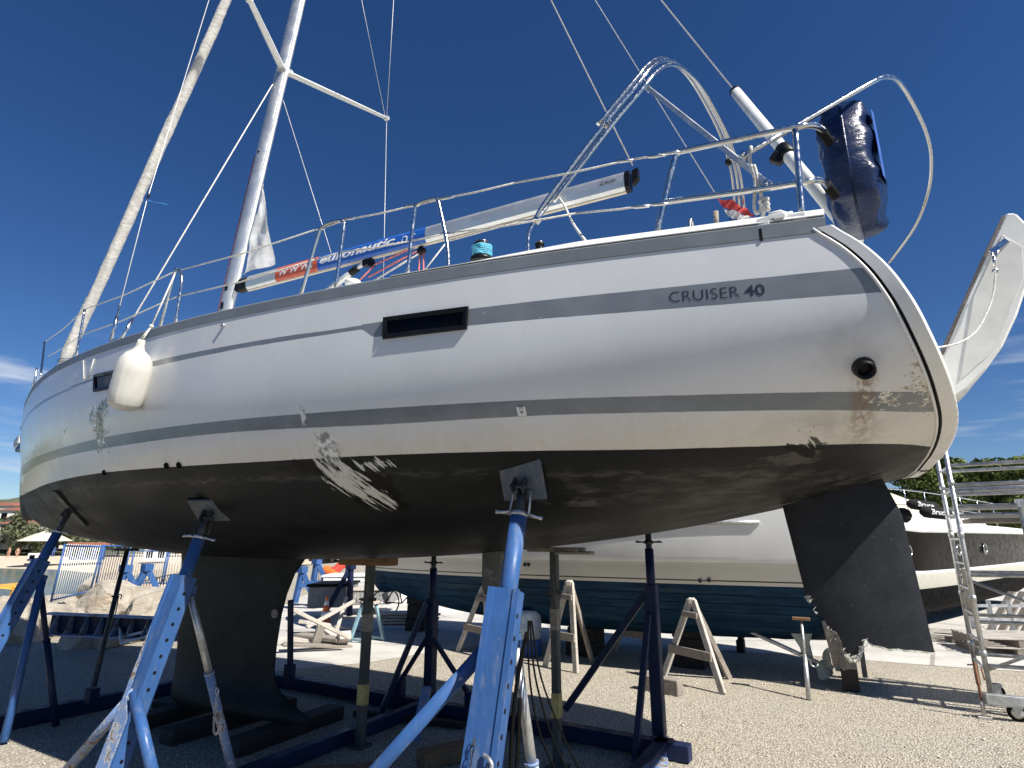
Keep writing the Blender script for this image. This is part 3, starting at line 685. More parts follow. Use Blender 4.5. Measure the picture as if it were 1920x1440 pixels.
text_on('SELDÉN', boom_fn(tboom(1138), tboom(1160), -.002, .028), INK, 'maker_lettering', boom, .1, .02)
m = MB(); cc = boom_fn(tboom(1131), tboom(1136), 0, .026); m.tube([cc(.5+.5*math.cos(k*.5236), .5+.5*math.sin(k*.5236)) for k in range(12)], .003, 4, False, True); m.build('maker_emblem', INK, boom)
# vang, sheet and small lines under the boom
v0, v1 = mast_at(4.05)+Vector((.14,0,0)), bpt(tboom(690), 0, -.11)
v0 = at(600,556,y=0)
m = MB(); m.tube([v0, lin(v0, v1, .75)], .036, 12); m.tube([lin(v0, v1, .7), v1], .025, 10); vang = m.build('boom_vang', M['alu'], yacht)
m = MB(); m.tube([lin(v0, v1, .66), lin(v0, v1, .80)], .042, 12); m.box(v1+Vector((.02,0,-.03)), (.13,.06,.07)); m.box(v1+Vector((.07,0,-.06)), (.06,.05,.06)); m.build('vang_fitting', M['black'], vang)
for k, (a, b, mt) in enumerate([((640,560,0),(700,500,0),'rope_r'), ((690,520,-.05),(793,465,0),'rope_r'), ((700,527,-.04),(790,473,0),'rope_w'), ((700,497,0),(790,458,0),'rope_r')]):
    m = MB(); m.tube([at(a[0],a[1],y=a[2]), at(b[0],b[1],y=b[2])], .010, 6); m.build('control_line', M[mt], yacht)
bl = bpt(tboom(792), 0, -.12); m = MB(); m.lathe(bl+Vector((0,-.03,-.04)), (0,1,0), [(.01,0),(.045,.005),(.045,.055),(.01,.06)], 14); m.build('boom_block', M['black'], boom)
for dx in(-.02,.03):
    m = MB(); m.tube([bl+Vector((dx,0,-.05)), bl+Vector((dx*1.4,0,-.55))], .009, 6); m.build('mainsheet', M['rope_r'], yacht)
m = MB(); m.tube([bpt(tboom(985),0,-.11), bpt(tboom(842),-.02,-.14)], .008, 6); m.tube([bpt(tboom(842),-.02,-.14), at(792,512,y=-.2)], .008, 6); m.build('control_line', M['rope_w'], yacht)
m = MB(); m.tube(smooth_path([at(1042,362,y=-.1), at(1058,385,y=-.4), at(1075,420,y=-.9), at(1107,464,y=-1.5)], 6), .010, 6); m.build('hanging_line', M['rope_w'], yacht)
# topping lift and backstays
wire('topping_lift', [at(1186,310,y=0), MTOP], .0065, 'rope_w')
wire('backstay', [at(1340,361,y=1.0), MTOP], .0045)
tb0, tb1 = at(1379,172,y=-.05), at(1596,436,y=-.75)
wire('backstay', [tb0, MTOP], .0055)
m = MB(); m.tube([tb0, tb1], .042, 16); bt = m.build('backstay_tube', M['alu_white'], yacht)
dd = (tb1-tb0).normalized(); pc = at(1472,298,y=-.35); tc_ = (pc-tb0).dot(dd)
m = MB(); m.tube([tb0+dd*(tc_-.05), tb0+dd*(tc_+.07)], .056, 14); m.box(tb0+dd*tc_+Vector((-.05,-.02,-.05)), (.09,.06,.08), Matrix.Rotation(R(40), 3, 'Y')); m.build('clamp', M['black'], bt, .008)
m = MB(); m.tube([tb0-dd*.01, tb0+dd*.012], .046, 14); m.build('end_ring', M['black'], bt)
m = MB(); q = tb0+dd*((tb1-tb0).length-.04); m.tube([q, q+dd*.10], [.03,.02], 10); m.box(q+dd*.05, (.09,.03,.03), Matrix.Rotation(R(45), 3, 'Y')); m.box(q+dd*.12, (.06,.05,.02)); m.build('tube_foot', M['steel'], bt)
# ------------------------------------------------------------------ rails
rS = .0125
def dk(px, py): p = hull_hit(px, py); return Vector((p.x, p.y+.04, p.z))
def rail(name, pts, r=rS, parent=None, mat='steel', sm=6): m = MB(); m.tube(smooth_path(pts, sm), r, 10); return m.build(name, M[mat], parent or yacht)
YR = lambda x: -(half(x, cub(x, HX, HS))-.06)
def on_rail(px, py):
    """a point above the deck edge seen at this pixel"""
    x = 8.
    for _ in range(30): x = at(px, py, y=YR(x)).x*.5+x*.5; x = min(11.6, max(.1, x))
    return at(px, py, y=YR(x))
def foot(p): return Vector((p.x, p.y-.0, cub(p.x, HX, HS)+.07))
st1 = [on_rail(564,552), on_rail(597,440), on_rail(603,428), on_rail(614,420), on_rail(636,414), on_rail(643,418), on_rail(644,430), on_rail(629,541)]
st2 = [on_rail(764,516), on_rail(777,398), on_rail(783,384), on_rail(795,378), on_rail(815,373), on_rail(821,376), on_rail(825,392), on_rail(838,455), on_rail(841,503)]
for s in(st1, st2): rail('gate_stanchion', s)
ap = on_rail(331,507); rail('gate_stanchion', [on_rail(300,612), on_rail(327,513), ap, on_rail(338,511), on_rail(340,530), on_rail(329,605)])
pa = on_rail(159,580); rail('stanchion', [on_rail(143,667), pa], .012)
pb = on_rail(84,641); rail('stanchion', [on_rail(76,706), pb], .012)
# pulpit at the bow
for s in(-1, 1):
    rail('pulpit_rail', [Vector((1.2, s*.62, 3.72)), Vector((1.15, s*.63, 4.2)), Vector((1.0, s*.58, 4.3)), Vector((.3, s*.30, 4.34)), Vector((-.1, s*.16, 4.32)), Vector((-.12, s*.14, 4.0)), Vector((-.05, s*.12, 3.75))])
    rail('pulpit_rail', [Vector((1.15, s*.63, 4.0)), Vector((-.05, s*.15, 4.02))], .011)
up_pts = [(84,641),(159,580),(331,508),(600,428),(648,412),(778,385),(826,373),(965,343),(1180,300),(1270,284)]
lo_pts = [(90,668),(152,628),(318,562),(333,556),(590,487),(638,473),(770,452),(834,438),(1080,400),(1244,381)]
def line(L, nm):
    P_ = [on_rail(*q) for q in L]; m = MB()
    for a, b in zip(P_, P_[1:]):
        sag = Vector((0,0,-.012*(b-a).length)); m.tube([a, (a+b)/2+sag, b], .0052, 6)
    m.build(nm, M['rope_w'], yacht)
line(up_pts, 'lifeline'); line(lo_pts, 'lifeline')
for q in((655,410),(770,386),(832,372),(840,370),(1170,302),(1230,293),(600,429),(1235,383),(1200,388),(838,438),(1257,287)):
    p = on_rail(*q); m = MB(); m.tube([p+Vector((-.05,0,.012)), p+Vector((-.02,0,.006)), p+Vector((.05,0,-.012))], [.006,.011,.006], 7); m.build('lifeline_fitting', M['steel'], yacht)
for s in(-1,):   # starboard side stanchions
    for x in(1.2,2.9,4.6,6.2,7.7,9.2):
        p = Vector((x, -YR(x), cub(x, HX, HS)+.07)); rail('stanchion', [p, p+Vector((0,.02,.60))], .012)
    m = MB(); m.tube([Vector((x, -YR(x)+.02, cub(x, HX, HS)+.66)) for x in(1.2,2.9,4.6,6.2,7.7,9.2,10.7)], .005, 6); m.build('lifeline', M['rope_w'], yacht)
# pushpit
yp = -1.70
PT = [at(1230,444,y=yp), at(1264,300,y=yp), at(1271,287,y=yp), at(1290,281,y=yp), at(1380,262,y=yp), at(1485,240,y=yp+.02), at(1520,235,y=yp+.08), at(1540,241,y=yp+.2), at(1549,253,y=yp+.38), at(1552,275,y=yp+.6)]
PM = [at(1243,381,y=yp), at(1262,377,y=yp), at(1380,361,y=yp), at(1500,343,y=yp+.02), at(1530,337,y=yp+.08), at(1547,344,y=yp+.2), at(1556,358,y=yp+.4), at(1560,372,y=yp+.6)]
for P_ in(PT, PM):
    rail('pushpit_rail', P_, .0155); rail('pushpit_rail', [Vector((p.x, -p.y, p.z)) for p in P_], .0155)
rail('pushpit_stanchion', [at(1491,243,y=yp), at(1504,409,y=yp)], .0155); q0 = at(1491,243,y=yp); rail('pushpit_stanchion', [Vector((q0.x,1.7,q0.z)), Vector((q0.x,1.7,3.3))], .0155)
for px, py in((1547,256),(1557,356)):
    p = at(px, py, y=yp+.32); m = MB(); m.tube([p+Vector((-.02,-.05,.02)), p+Vector((.02,.03,-.03))], .024, 10); m.build('strap_wrap', M['rubber'], yacht)
# bimini hoops folded together
bim = thing('bimini_frame', (0,0,0), None, None); bim.parent = yacht; bim.location = -YL; 
HOOP = [((990,474),-1.62),((991,440),-1.62),((1003,412),-1.60),((1030,368),-1.57),((1130,236),-1.42),((1200,152),-1.30),((1222,126),-1.22),((1245,113),-1.08),((1270,120),-.88),((1303,152),-.52),((1335,205),-.10),((1362,262),.35),((1379,320),.78),((1386,378),1.15),((1388,430),1.5)]
def hoop(dx, dy, skip=0, t=.013):
    P_ = [at(px+dx*min(1, i/3), py+dy*min(1, i/3), y=y) for i, ((px, py), y) in enumerate(HOOP)][skip:]; m = MB(); m.tube(smooth_path(P_, 6), t, 10); return m.build('hoop', M['steel'], bim)
hoop(0,0); hoop(9,9,3); hoop(-9,-3,4); 
P_ = [at(1042,365,y=-1.5), at(1130,252,y=-1.38), at(1215,152,y=-1.2)]; m = MB(); m.tube(smooth_path([at(1005,415,y=-1.58)]+P_, 5), .0125, 10); m.build('hoop', M['steel'], bim)
for px, py, y in((1136,234,-1.41),(1006,413,-1.6),(1214,165,-1.26),(1438,346,-1.68),(1395,292,-1.66)):
    p = at(px, py, y=y); m = MB(); m.box(p, (.045,.035,.035), Matrix.Rotation(R(50), 3, 'Y')); m.lathe(p+Vector((0,-.02,-.01)), (0,-1,0), [(.008,0),(.008,.02)], 8); m.build('hinge', M['steel'], bim, .006)
m = MB(); m.beam(at(1216,166,y=-1.3), at(1438,343,y=-1.68), .026, .026); m.build('brace', M['alu'], bim)
m = MB(); m.lathe(at(1367,308,y=-1.6), (0,-1,0), [(.012,0),(.016,.01),(.016,.03),(.01,.035)], 10); m.build('knob', M['black'], bim)
# aft hoop
AH = [((1395,291),-1.66),((1440,266),-1.6),((1490,238),-1.5),((1580,186),-1.35),((1640,152),-1.22),((1664,145),-1.1),((1685,154),-.92),((1712,195),-.55),((1737,250),-.1),((1746,300),.3),((1740,360),.75),((1715,425),1.15),((1667,492),1.55)]
m = MB(); m.tube(smooth_path([at(px, py, y=y) for (px, py), y in AH], 6), .0135, 10); m.build('aft_hoop', M['steel'], yacht)
# short rails behind the coaming, sticks, winches
rail('grab_post', [at(1294,436,y=-1.35), at(1293,418,y=-1.35), at(1296,413,y=-1.33), at(1301,436,y=-1.28)], .012)
def winch(c, s, coil):
    m = MB(); m.lathe(c, (0,0,1), [(.075*s,0),(.075*s,.03*s),(.05*s,.04*s),(.045*s,.09*s),(.055*s,.11*s),(.058*s,.125*s),(.05*s,.14*s),(.02*s,.145*s)], 22); o = m.build('winch', M['black'], yacht)
    m = MB(); m.lathe(c+Vector((0,0,.141*s)), (0,0,1), [(.048*s,0),(.048*s,.006),(.02*s,.008)], 18); m.build('winch_top', M['steel'], o)
    if coil:
        m = MB(); pts = []
        for i in range(120): a = i*.33; pts.append(c+Vector((math.cos(a)*(.062+.006*math.sin(i)), math.sin(a)*(.062+.006*math.cos(i*1.7)), .036+.0007*i))*1.0)
        m.tube(pts, .0085, 6); m.build('rope_coil', M['rope_b'], o)
wp = at(903,493,y=-1.38); winch(Vector((wp.x, wp.y, wp.z)), 1.05, True)
wp = at(1012,477,y=-1.45); winch(wp, .55, False)
m = MB(); m.lathe(at(661,533,y=-.9), (0,0,1), [(.05,-.02),(.07,0),(.07,.03),(.02,.05)], 16); m.build('deck_dome', M['paint_white'], yacht)
def fairlead(px, py, flip):
    p = hull_hit(px, py); p = Vector((p.x, p.y-.005, p.z)); m = MB(); k = -1 if flip else 1
    pts = [p+Vector((k*x, 0, z)) for x, z in((0,0),(0,.04),(.06,.045),(.11,.045),(.122,.03),(.115,.018),(.07,.018),(.07,.026),(.10,.026),(.105,.033),(.05,.035),(.045,.0))]
    m.prism(pts[:5]+pts[5:8]+[p+Vector((k*.05,0,.022)), p+Vector((k*.05,0,0))], (0,.06,0)); m.tube([p+Vector((k*x,.02,z)) for x, z in((.05,.055),(.10,.056),(.118,.046),(.10,.036),(.06,.036))], .012, 8); return m.build('fairlead', M['paint_white'], yacht, .004)
fairlead(1421,426,False); fairlead(1512,412,True)
m = MB(); p = hull_hit(1426,434); m.box(p+Vector((.0,.0,-.02)), (.012,.02,.06)); m.build('rail_joint', M['rubber'], yacht)
# anchor over the bow
m = MB(); A0 = Vector((-.42,-.03,3.36)); m.beam(Vector((.2,0,3.66)), Vector((-.45,0,3.46)), .035, .06); m.prism([A0+Vector((-.12,-.06,-.02)), A0+Vector((.12,-.10,-.16)), A0+Vector((.20,0,-.02)), A0+Vector((.0,0,.10))], (0,.15,0)); m.prism([A0+Vector((-.16,-.05,.06)), A0+Vector((-.02,-.05,.15)), A0+Vector((.03,-.05,.0)), A0+Vector((-.10,-.05,-.06))], (0,.1,0)); m.build('anchor', M['galv'], yacht, .01)
m = MB(); m.box((-.2,0,3.62), (.5,.16,.08)); m.lathe((-.42,-.05,3.58), (0,1,0), [(.05,0),(.03,.05),(.05,.1)], 14); m.build('bow_roller', M['steel'], yacht, .01)
# swim platform hinged down from the stern
sec = [(1765,673),(1817,547),(1886,399),(1905,398),(1935,428),(1938,500),(1908,590),(1880,650),(1850,692),(1815,728),(1784,750),(1774,712)]
P_ = [at(px, py, y=-.36) for px, py in sec]
sp_m = MB(); sp_m.prism(P_, (0,.72,0)); platform = sp_m.build('swim_platform', M['white'], yacht, .012)
m = MB(); a, b = P_[0], P_[2]; nrm = Vector((-(b-a).z, 0, (b-a).x)).normalized()
for k in range(7):
    y0 = -.355+k*.71/7; w = .71/7-.006; q = [lin(a,b,.03), lin(a,b,.985)]
    t = MB(); p0 = Vector((q[0].x, y0, q[0].z)); p1 = Vector((q[1].x, y0, q[1].z)); t.prism([p0+nrm*.001, p1+nrm*.001, p1+nrm*.011, p0+nrm*.011], (0,w,0)); t.build('plank', M['teak'], platform)
ins = [lin(P_[i], sum(P_, Vector())/len(P_), .22)+Vector((0,-.006,0)) for i in(1,2,4,5,7,8,10)]
m = MB(); m.prism([p for p in ins], (0,.004,0)); m.build('moulded_recess', M['deck'], platform, .003)
pe = at(1873,462,y=-.37); m = MB(); m.box(pe, (.11,.014,.035), Matrix.Rotation(R(-35), 3, 'Y')); m.tube([pe+Vector((-.04,-.012,-.03)), pe+Vector((-.045,-.02,-.06)), pe+Vector((-.03,-.02,-.07)), pe+Vector((-.01,-.012,-.03))], .007, 6); m.build('pad_eye', M['steel'], platform, .003)
m = MB(); L = smooth_path([at(1864,478,y=-.40), at(1866,510,y=-.40), at(1860,560,y=-.42), at(1835,615,y=-.50), at(1800,642,y=-.6), at(1750,653,y=-.75)], 8); m.tube(L[2:], .006, 6); m.build('holding_line', M['rope_w'], platform)
m = MB(); m.tube([at(1863,480,y=-.40), at(1865,500,y=-.40)], .008, 6); m.tube([at(1866,508,y=-.40)+Vector((.012*math.cos(k*.7854), 0, .012*math.sin(k*.7854))) for k in range(8)], .005, 5, False, True); m.build('shackle', M['steel'], platform)

# ------------------------------------------------------------------ things hanging on the yacht
def fender(p_top, p_bot, r, label):
    d = (p_bot-p_top).normalized(); L = (p_bot-p_top).length; t = thing('fender', (p_bot.x, p_bot.y, p_bot.z), label, 'fender')
    FM = simple('off_white_vinyl', (.60,.59,.54), .42, 0, .06, 5)
    m = MB(); N = 64; P_ = []
    prof = [(.012,0),(.03,.0),(.038,.02),(.04,.05),(.05,.08),(.11,.12),(.15,.17),(.165,.24),(.168,.4),(.168,L-.14),(.163,L-.07),(.145,L-.03),(.10,L-.008),(.03,L)]
    s, u, _ = frame_for(d)
    for rr, h in prof:
        rr = rr*r/.168; P_.append([p_top+d*h+(s*math.cos(2*math.pi*k/N)+u*math.sin(2*math.pi*k/N))*(rr*(1+(.035*max(0, math.cos(8*2*math.pi*k/N))**4 if .2 < h < L-.06 else 0))) for k in range(N)])
    m.grid(P_, True, True); m.add(P_[-1], [list(range(N))]); m.build('body', FM, t)
    return t
ft, fb = at(266,637,y=-2.06), at(231,768,y=-2.0); fen = fender(ft, fb, .128, 'off-white ribbed fender hanging over the yacht\'s damaged bow side')
m = MB(); k0 = at(284,612,y=-2.01)
m.tube([ap, k0], .007, 6); m.tube(smooth_path([k0, ft+Vector((.015,0,.0))], 2), .006, 6); m.tube(smooth_path([k0, ft+Vector((-.02,0,.01))], 2), .006, 6); m.lathe(k0+Vector((0,0,-.015)), (0,0,1), [(.008,0),(.017,.008),(.017,.022),(.008,.03)], 10); m.build('fender_rope', M['rope_w'], fen)
def bag():
    c0, c1 = at(1596,226,y=-.98), at(1601,430,y=-.98); cen = (c0+c1)/2; H = (c1-c0).length
    t = thing('lifebuoy_bag', (cen.x, cen.y, c1.z), 'wrinkled navy blue lifebuoy bag strapped to the stern rail', 'bag')
    ax = Vector((.93,-.1,.0)).normalized()      # thickness direction
    wid = Vector((.1,.93,0)).normalized(); up = Vector((0,0,1)); P_ = []; NU, NV = 30, 44
    m = MB(); hw, hh, th = .34, .37, .125
    for side in(-1, 1):
        G_ = []
        for i in range(NU+1):
            row = []
            for j in range(NV+1):
                a = i/NU*2-1; b = j/NV*2-1
                # squircle outline
                x = a*math.sqrt(1-b*b*.38); z = b*math.sqrt(1-a*a*.38); r = max(abs(a), abs(b))
                bul = (1-r**6)**.5; w = noise.noise((a*1.6+side, b*3.0, 3))*.030*bul+noise.noise((a*3, b*6, 9+side))*.010*bul
                row.append(cen+wid*(x*hw)+up*(z*hh)+ax*(side*(th*bul+w+.006)))
            G_.append(row)
        m.grid(G_)
    m.build('cover', M['vinyl'], t)
    m = MB(); pts = []
    for k in range(60):
        a_ = 2*math.pi*k/60; ca, sa = math.cos(a_), math.sin(a_); q = (abs(ca)**5+abs(sa)**5)**(-1/5); a, b = ca*q, sa*q
        pts.append(cen+wid*(a*math.sqrt(1-b*b*.38)*hw)*1.005+up*(b*math.sqrt(1-a*a*.38)*hh)*1.005)
    m.tube(pts, .008, 6, False, True); m.build('piping', M['vinyl'], t)
    m = MB(); sp = simple('blue_print', (.05,.12,.42), .4, 0, .1)
    rows = [[cen+wid*(w*hw)+up*(z*hh)+ax*(th*(1-max(abs(w), abs(z))**6)**.5+.024) for z in(-.55,-.3,0,.3,.55)] for w in(-.75,-.6,-.4)]
    m.grid(rows); m.build('printed_panel', sp, t)
bag()
# flag, hanging folded
def flag():
    t = thing('flag', at(1345,372,y=1.1), 'furled red and white flag with blue edge hanging behind the stern rail', 'flag')
    red, wht, blu = simple('red_flag_cloth', (.50,.05,.05), .8), simple('white_flag_cloth', (.68,.66,.66), .8), simple('blue_flag_cloth', (.02,.04,.18), .8)
    m = MB(); top = [at(1345,371,y=1.1), at(1375,377,y=1.1), at(1400,392,y=1.12), at(1412,402,y=1.12)]; bot = [at(1372,418,y=1.1), at(1386,424,y=1.1), at(1405,426,y=1.12), at(1420,416,y=1.12)]
    for nm, a, b, mt in(('red_stripe', 0, .42, red), ('white_stripe', .42, .78, wht), ('blue_stripe', .78, 1, blu)):
        m = MB(); rows = []
        for i in range(13):
            s = i/12*3; k = min(2, int(s)); f = s-k; p, q = lin(top[k], top[k+1], f), lin(bot[k], bot[k+1], f); rows.append([lin(p, q, a+(b-a)*j/4)+Vector((0, .03*math.sin(i*1.3+j), 0)) for j in range(5)])
        m.grid(rows); m.build(nm, mt, t)
flag()
def rope_knot():
    t = thing('knotted_rope', at(1430,410,y=-1.65), 'white rope knotted and dangling from the stern rail joint', 'rope'); m = MB()
    m.tube(smooth_path([at(1408,275,y=-1.66), at(1406,300,y=-1.67), at(1416,340,y=-1.67), at(1414,385,y=-1.67), at(1420,400,y=-1.67), at(1428,385,y=-1.67), at(1424,350,y=-1.67), at(1414,310,y=-1.67)], 6), .009, 7)
    k = at(1433,380,y=-1.68)
    m.tube(smooth_path([k+Vector((.02*math.cos(a*1.9), -.012*math.sin(a*2.7), .025*math.sin(a*1.3))) for a in range(12)], 4), .009, 7)
    m.tube(smooth_path([k, at(1432,395,y=-1.68), at(1428,412,y=-1.66)], 4), .010, 7); m.tube([k, at(1441,394,y=-1.69)], [.009,.012], 7); m.build('rope', M['rope_w'], t)
rope_knot()
t_ = MB(); t_.tube([at(1344,432,y=-1.2), at(1342,397,y=-1.2)], [.014,.016], 8); tag(t_.build('wooden_stick', M['wood_grey']), 'short weathered wooden stick poking up behind the stern coaming', 'stick')
# ------------------------------------------------------------------ cradle and jack stands
def ring_loop(c, n, r, t, seg=20):
    s, u, _ = frame_for(n); return [c+(s*math.cos(2*math.pi*k/seg)+u*math.sin(2*math.pi*k/seg))*r for k in range(seg)]
def chain(m, pts, link=.03, r=.0035):
    P_ = [Vector(p) for p in pts]; tot = 0; i = 0; out = [P_[0]]
    for a, b in zip(P_, P_[1:]):
        n = max(1, int((b-a).length/(link*.8)))
        for k in range(1, n+1): out.append(lin(a, b, k/n))
    for k, (a, b) in enumerate(zip(out, out[1:])):
        d = (b-a).normalized(); s, u, _ = frame_for(d); w = s if k % 2 else u; h = link*.62
        c = (a+b)/2; m.tube([c+d*(h*math.cos(q))+w*(h*.5*math.sin(q)) for q in [j*math.pi/4 for j in range(8)]], r, 4, False, True)
def jack(label, padp, nrm, foot_p, sleeve_t, tube_t, legs, detail=1, sleeve_w=.12, mats=('jack_blue','jack_blue'), pad_mat='pad_grey', pad=(.27,.23), plank=False, rotate=42):
    """near-side stand: tilting pad, screw, handle nut, tube, drilled box sleeve, legs"""
    t = thing('jack_stand', foot_p, label, 'boat stand', 'blue jack stands holding the damaged yacht')
    ax = (foot_p-padp).normalized(); s_, u_, n_ = frame_for(nrm)
    # pad plate on the hull
    rot = Matrix((s_, u_, n_)).transposed(); m = MB(); m.box(padp+nrm*.022, (pad[0], pad[1], .016), rot)
    plate = m.build('pad', M[pad_mat], t, .003)
    m = MB(); m.box(padp+nrm*.006, (pad[0]*1.03, pad[1]*1.03, .018), rot); m.build('pad_facing', M['wood_dark'] if plank else M['rubber'], plate)
    k0 = padp+nrm*.03; k1 = k0+ax*.10
    m = MB()
    for w in(-1, 1): m.beam(k0+s_*(w*.032), k0+s_*(w*.032)+(nrm+ax)*.045, .05, .008, s_)
    m.tube([k0+(nrm+ax)*.03-s_*.05, k0+(nrm+ax)*.03+s_*.05], .010, 8); m.build('pad_bracket', M['steel_dark'], t)
    L = (foot_p-padp).length
    A_ = lambda d: padp+ax*d
    m = MB(); m.tube([A_(.055), A_(tube_t+.04)], .027, 14); m.build('screw', M['steel_dark'], t)
    for w in(-1, 1):
        m = MB(); c = A_(.075); o = s_*(w*.03); m.tube([c+o+ax*.0, c+o*1.9+ax*.0, c+o*2.0+ax*.13, c+o+ax*.14], .006, 6); m.build('screw_handle', M['steel_dark'] if detail < 2 else M['galv'], t)
    s2, u2, _ = frame_for(ax); c = A_(tube_t-.012); m = MB(); m.lathe(c, ax, [(.03,-.012),(.048,-.01),(.048,.012),(.03,.014)], 14); m.build('nut', M['galv'], t)
    hx = (_r-ax*_r.dot(ax)).normalized(); hy = hx.cross(ax)
    for w in(-1, 1): 
        m = MB(); m.tube([c+hx*(w*.04)+hy*.015, c+hx*(w*.09)+hy*.02, c+hx*(w*.125), c+hx*(w*.125)+ax*.012-hy*.01, c+hx*(w*.05)-hy*.03], .0075, 6); m.build('nut_handle', M['galv'], t)
    m = MB(); m.tube([A_(tube_t), A_(sleeve_t+.3)], .047, 18); m.build('inner_tube', M[mats[0]], t)
    # sleeve: square box turned on edge, with holes
    q = Matrix.Rotation(R(rotate), 3, ax); fx = q@hx; fy = q@hy; w = sleeve_w/2; c0, c1 = A_(sleeve_t), A_(L-.10)
    m = MB(); prof = [(-w,-w),(w,-w),(w,w),(-w,w)]
    for i in range(4):
        (a, b), (c_, d) = prof[i], prof[(i+1) % 4]; e0, e1 = fx*a+fy*b, fx*c_+fy*d; nn = ((e0+e1)/2).normalized(); 
        m.prism([c0+e0, c0+e1, c1+e1, c1+e0], -nn*.006)
    # flange lips at the outer corners
    for a, b in((-w,-w),(w,-w)):
        e = fx*a+fy*b; m.beam(c0+e*1.06, c1+e*1.06, .03, .008, fy)
    sl = m.build('sleeve', M[mats[1]], t)
    for d_ in [sleeve_t+.12+.105*k for k in range(int((L-sleeve_t-.3)/.105))]:
        for nn, tt in(((fx if fx.x > 0 else -fx), fy),):
            m = MB(); cc = A_(d_)+nn*(w+.0015); m.lathe(cc, nn, [(.0001,-.002),(.0125,-.002),(.0125,.0005),(.010,.0008),(.0001,.0005)], 10, False); m.build('bolt_hole', M['black'], sl)
    for kind, d_, end, r_, mt in legs:
        st = A_(d_)
        out = (Vector(end)-st); out = (out-ax*out.dot(ax)).normalized()
        e = MB(); ear = st+out*(w*1.25); e.prism([ear-ax*.05+out*-.03, ear-ax*.05+out*.045, ear+ax*.03+out*.055, ear+ax*.06+out*.03, ear+ax*.06-out*.03], out.cross(ax)*.008); e.build('bracket', M['jack_blue'], t)
        p0 = ear+out*.02+ax*.02; e2 = Vector(end); dd = (e2-p0)
        m = MB()
        if kind == 'tele':
            m.tube([p0, p0+dd*.45], r_*.78, 12); lg = m.build('leg', M['galv' if mt == 'galv' else mt], t)
            m = MB(); m.tube([p0+dd*.40, e2], r_, 14); m.tube([p0+dd*.395, p0+dd*.405], r_*1.12, 14); m.build('leg_sleeve', M['jack_old' if mt == 'galv' else mt], lg)
        else:
            m.tube([p0, e2], r_, 14); m.build('leg', M[mt], t)
        m = MB(); m.lathe(ear+out*.02+ax*.0+out.cross(ax)*.008, out.cross(ax), [(.016,0),(.016,.012),(.008,.013)], 6, False); m.build('bolt', M['steel_dark'], t)
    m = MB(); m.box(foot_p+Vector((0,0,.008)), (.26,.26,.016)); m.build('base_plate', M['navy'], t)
    return t, A_, L, (fx, fy, hx, hy, w)
def hull_n(p): 
    e = .01; return (hull_pt(p.x, p.z, .05)-hull_pt(p.x, p.z, 0)).normalized()
# nearest stand, below the quarter
p3 = hull_hit(987,898); n3 = hull_n(p3); n3 = Vector((-.02, -.93, -.34)).normalized(); p3 = p3+Vector((0,-.03,0))
f3 = Vector((9.66,-2.14,.0))
J3, A3, L3, E3 = jack('tall bright blue jack stand nearest to the viewer, under the quarter', p3, n3, f3, .60, .215,
    [('plain', .88, Vector((8.35,-2.0,.02)), .036, 'jack_blue'), ('tele', .84, Vector((9.86,-1.55,.02)), .033, 'galv')], 2, .13, rotate=20)
m = MB(); chain(m, smooth_path([A3(1.27)-E3[1]*.09-E3[0]*.03, A3(1.45)-E3[1]*.10-E3[0]*.025, A3(1.72)-E3[1]*.09, A3(1.80)-E3[1]*.08+E3[0]*.03, A3(1.6)-E3[1]*.09+E3[0]*.05, A3(1.35)-E3[1]*.08+E3[0]*.045], 6), .028, .003); m.build('safety_chain', M['steel_dark'], J3)
m = MB(); m.tube(smooth_path([A3(1.32)-E3[1]*.075+E3[0]*.02, A3(1.33)-E3[1]*.10+E3[0]*.06, A3(1.37)-E3[1]*.10+E3[0]*.075, A3(1.52)-E3[1]*.10+E3[0]*.03, A3(1.60)-E3[1]*.08+E3[0]*.0], 5), .009, 8); m.build('locking_pin', M['galv'], J3)
m = MB()
for k in range(3):
    x0 = k*.03; m.tube(smooth_path([A3(.75)+E3[0]*(.08+x0*.3)+Vector((0,.1,0)), A3(1.0)+E3[0]*(.12+x0)+Vector((0,.1,0)), A3(1.25)+E3[0]*(.20+x0*2)+Vector((0,.12,0)), A3(1.45)+E3[0]*(.33+x0*2)+Vector((0,.16,0)), A3(1.62)+E3[0]*(.46+x0)+Vector((0,.2,0))], 5), .005, 6)
m.tube(smooth_path([A3(.80)+E3[0]*.09+Vector((0,.08,0)), A3(1.1)+E3[0]*.06+Vector((0,.1,0)), A3(1.42)+E3[0]*.085+Vector((0,.1,0)), A3(1.40)+E3[0]*.11+Vector((0,.1,0)), A3(1.1)+E3[0]*.085+Vector((0,.1,0))], 6), .010, 6)
m.build('black_rope', M['rope_k'], J3)
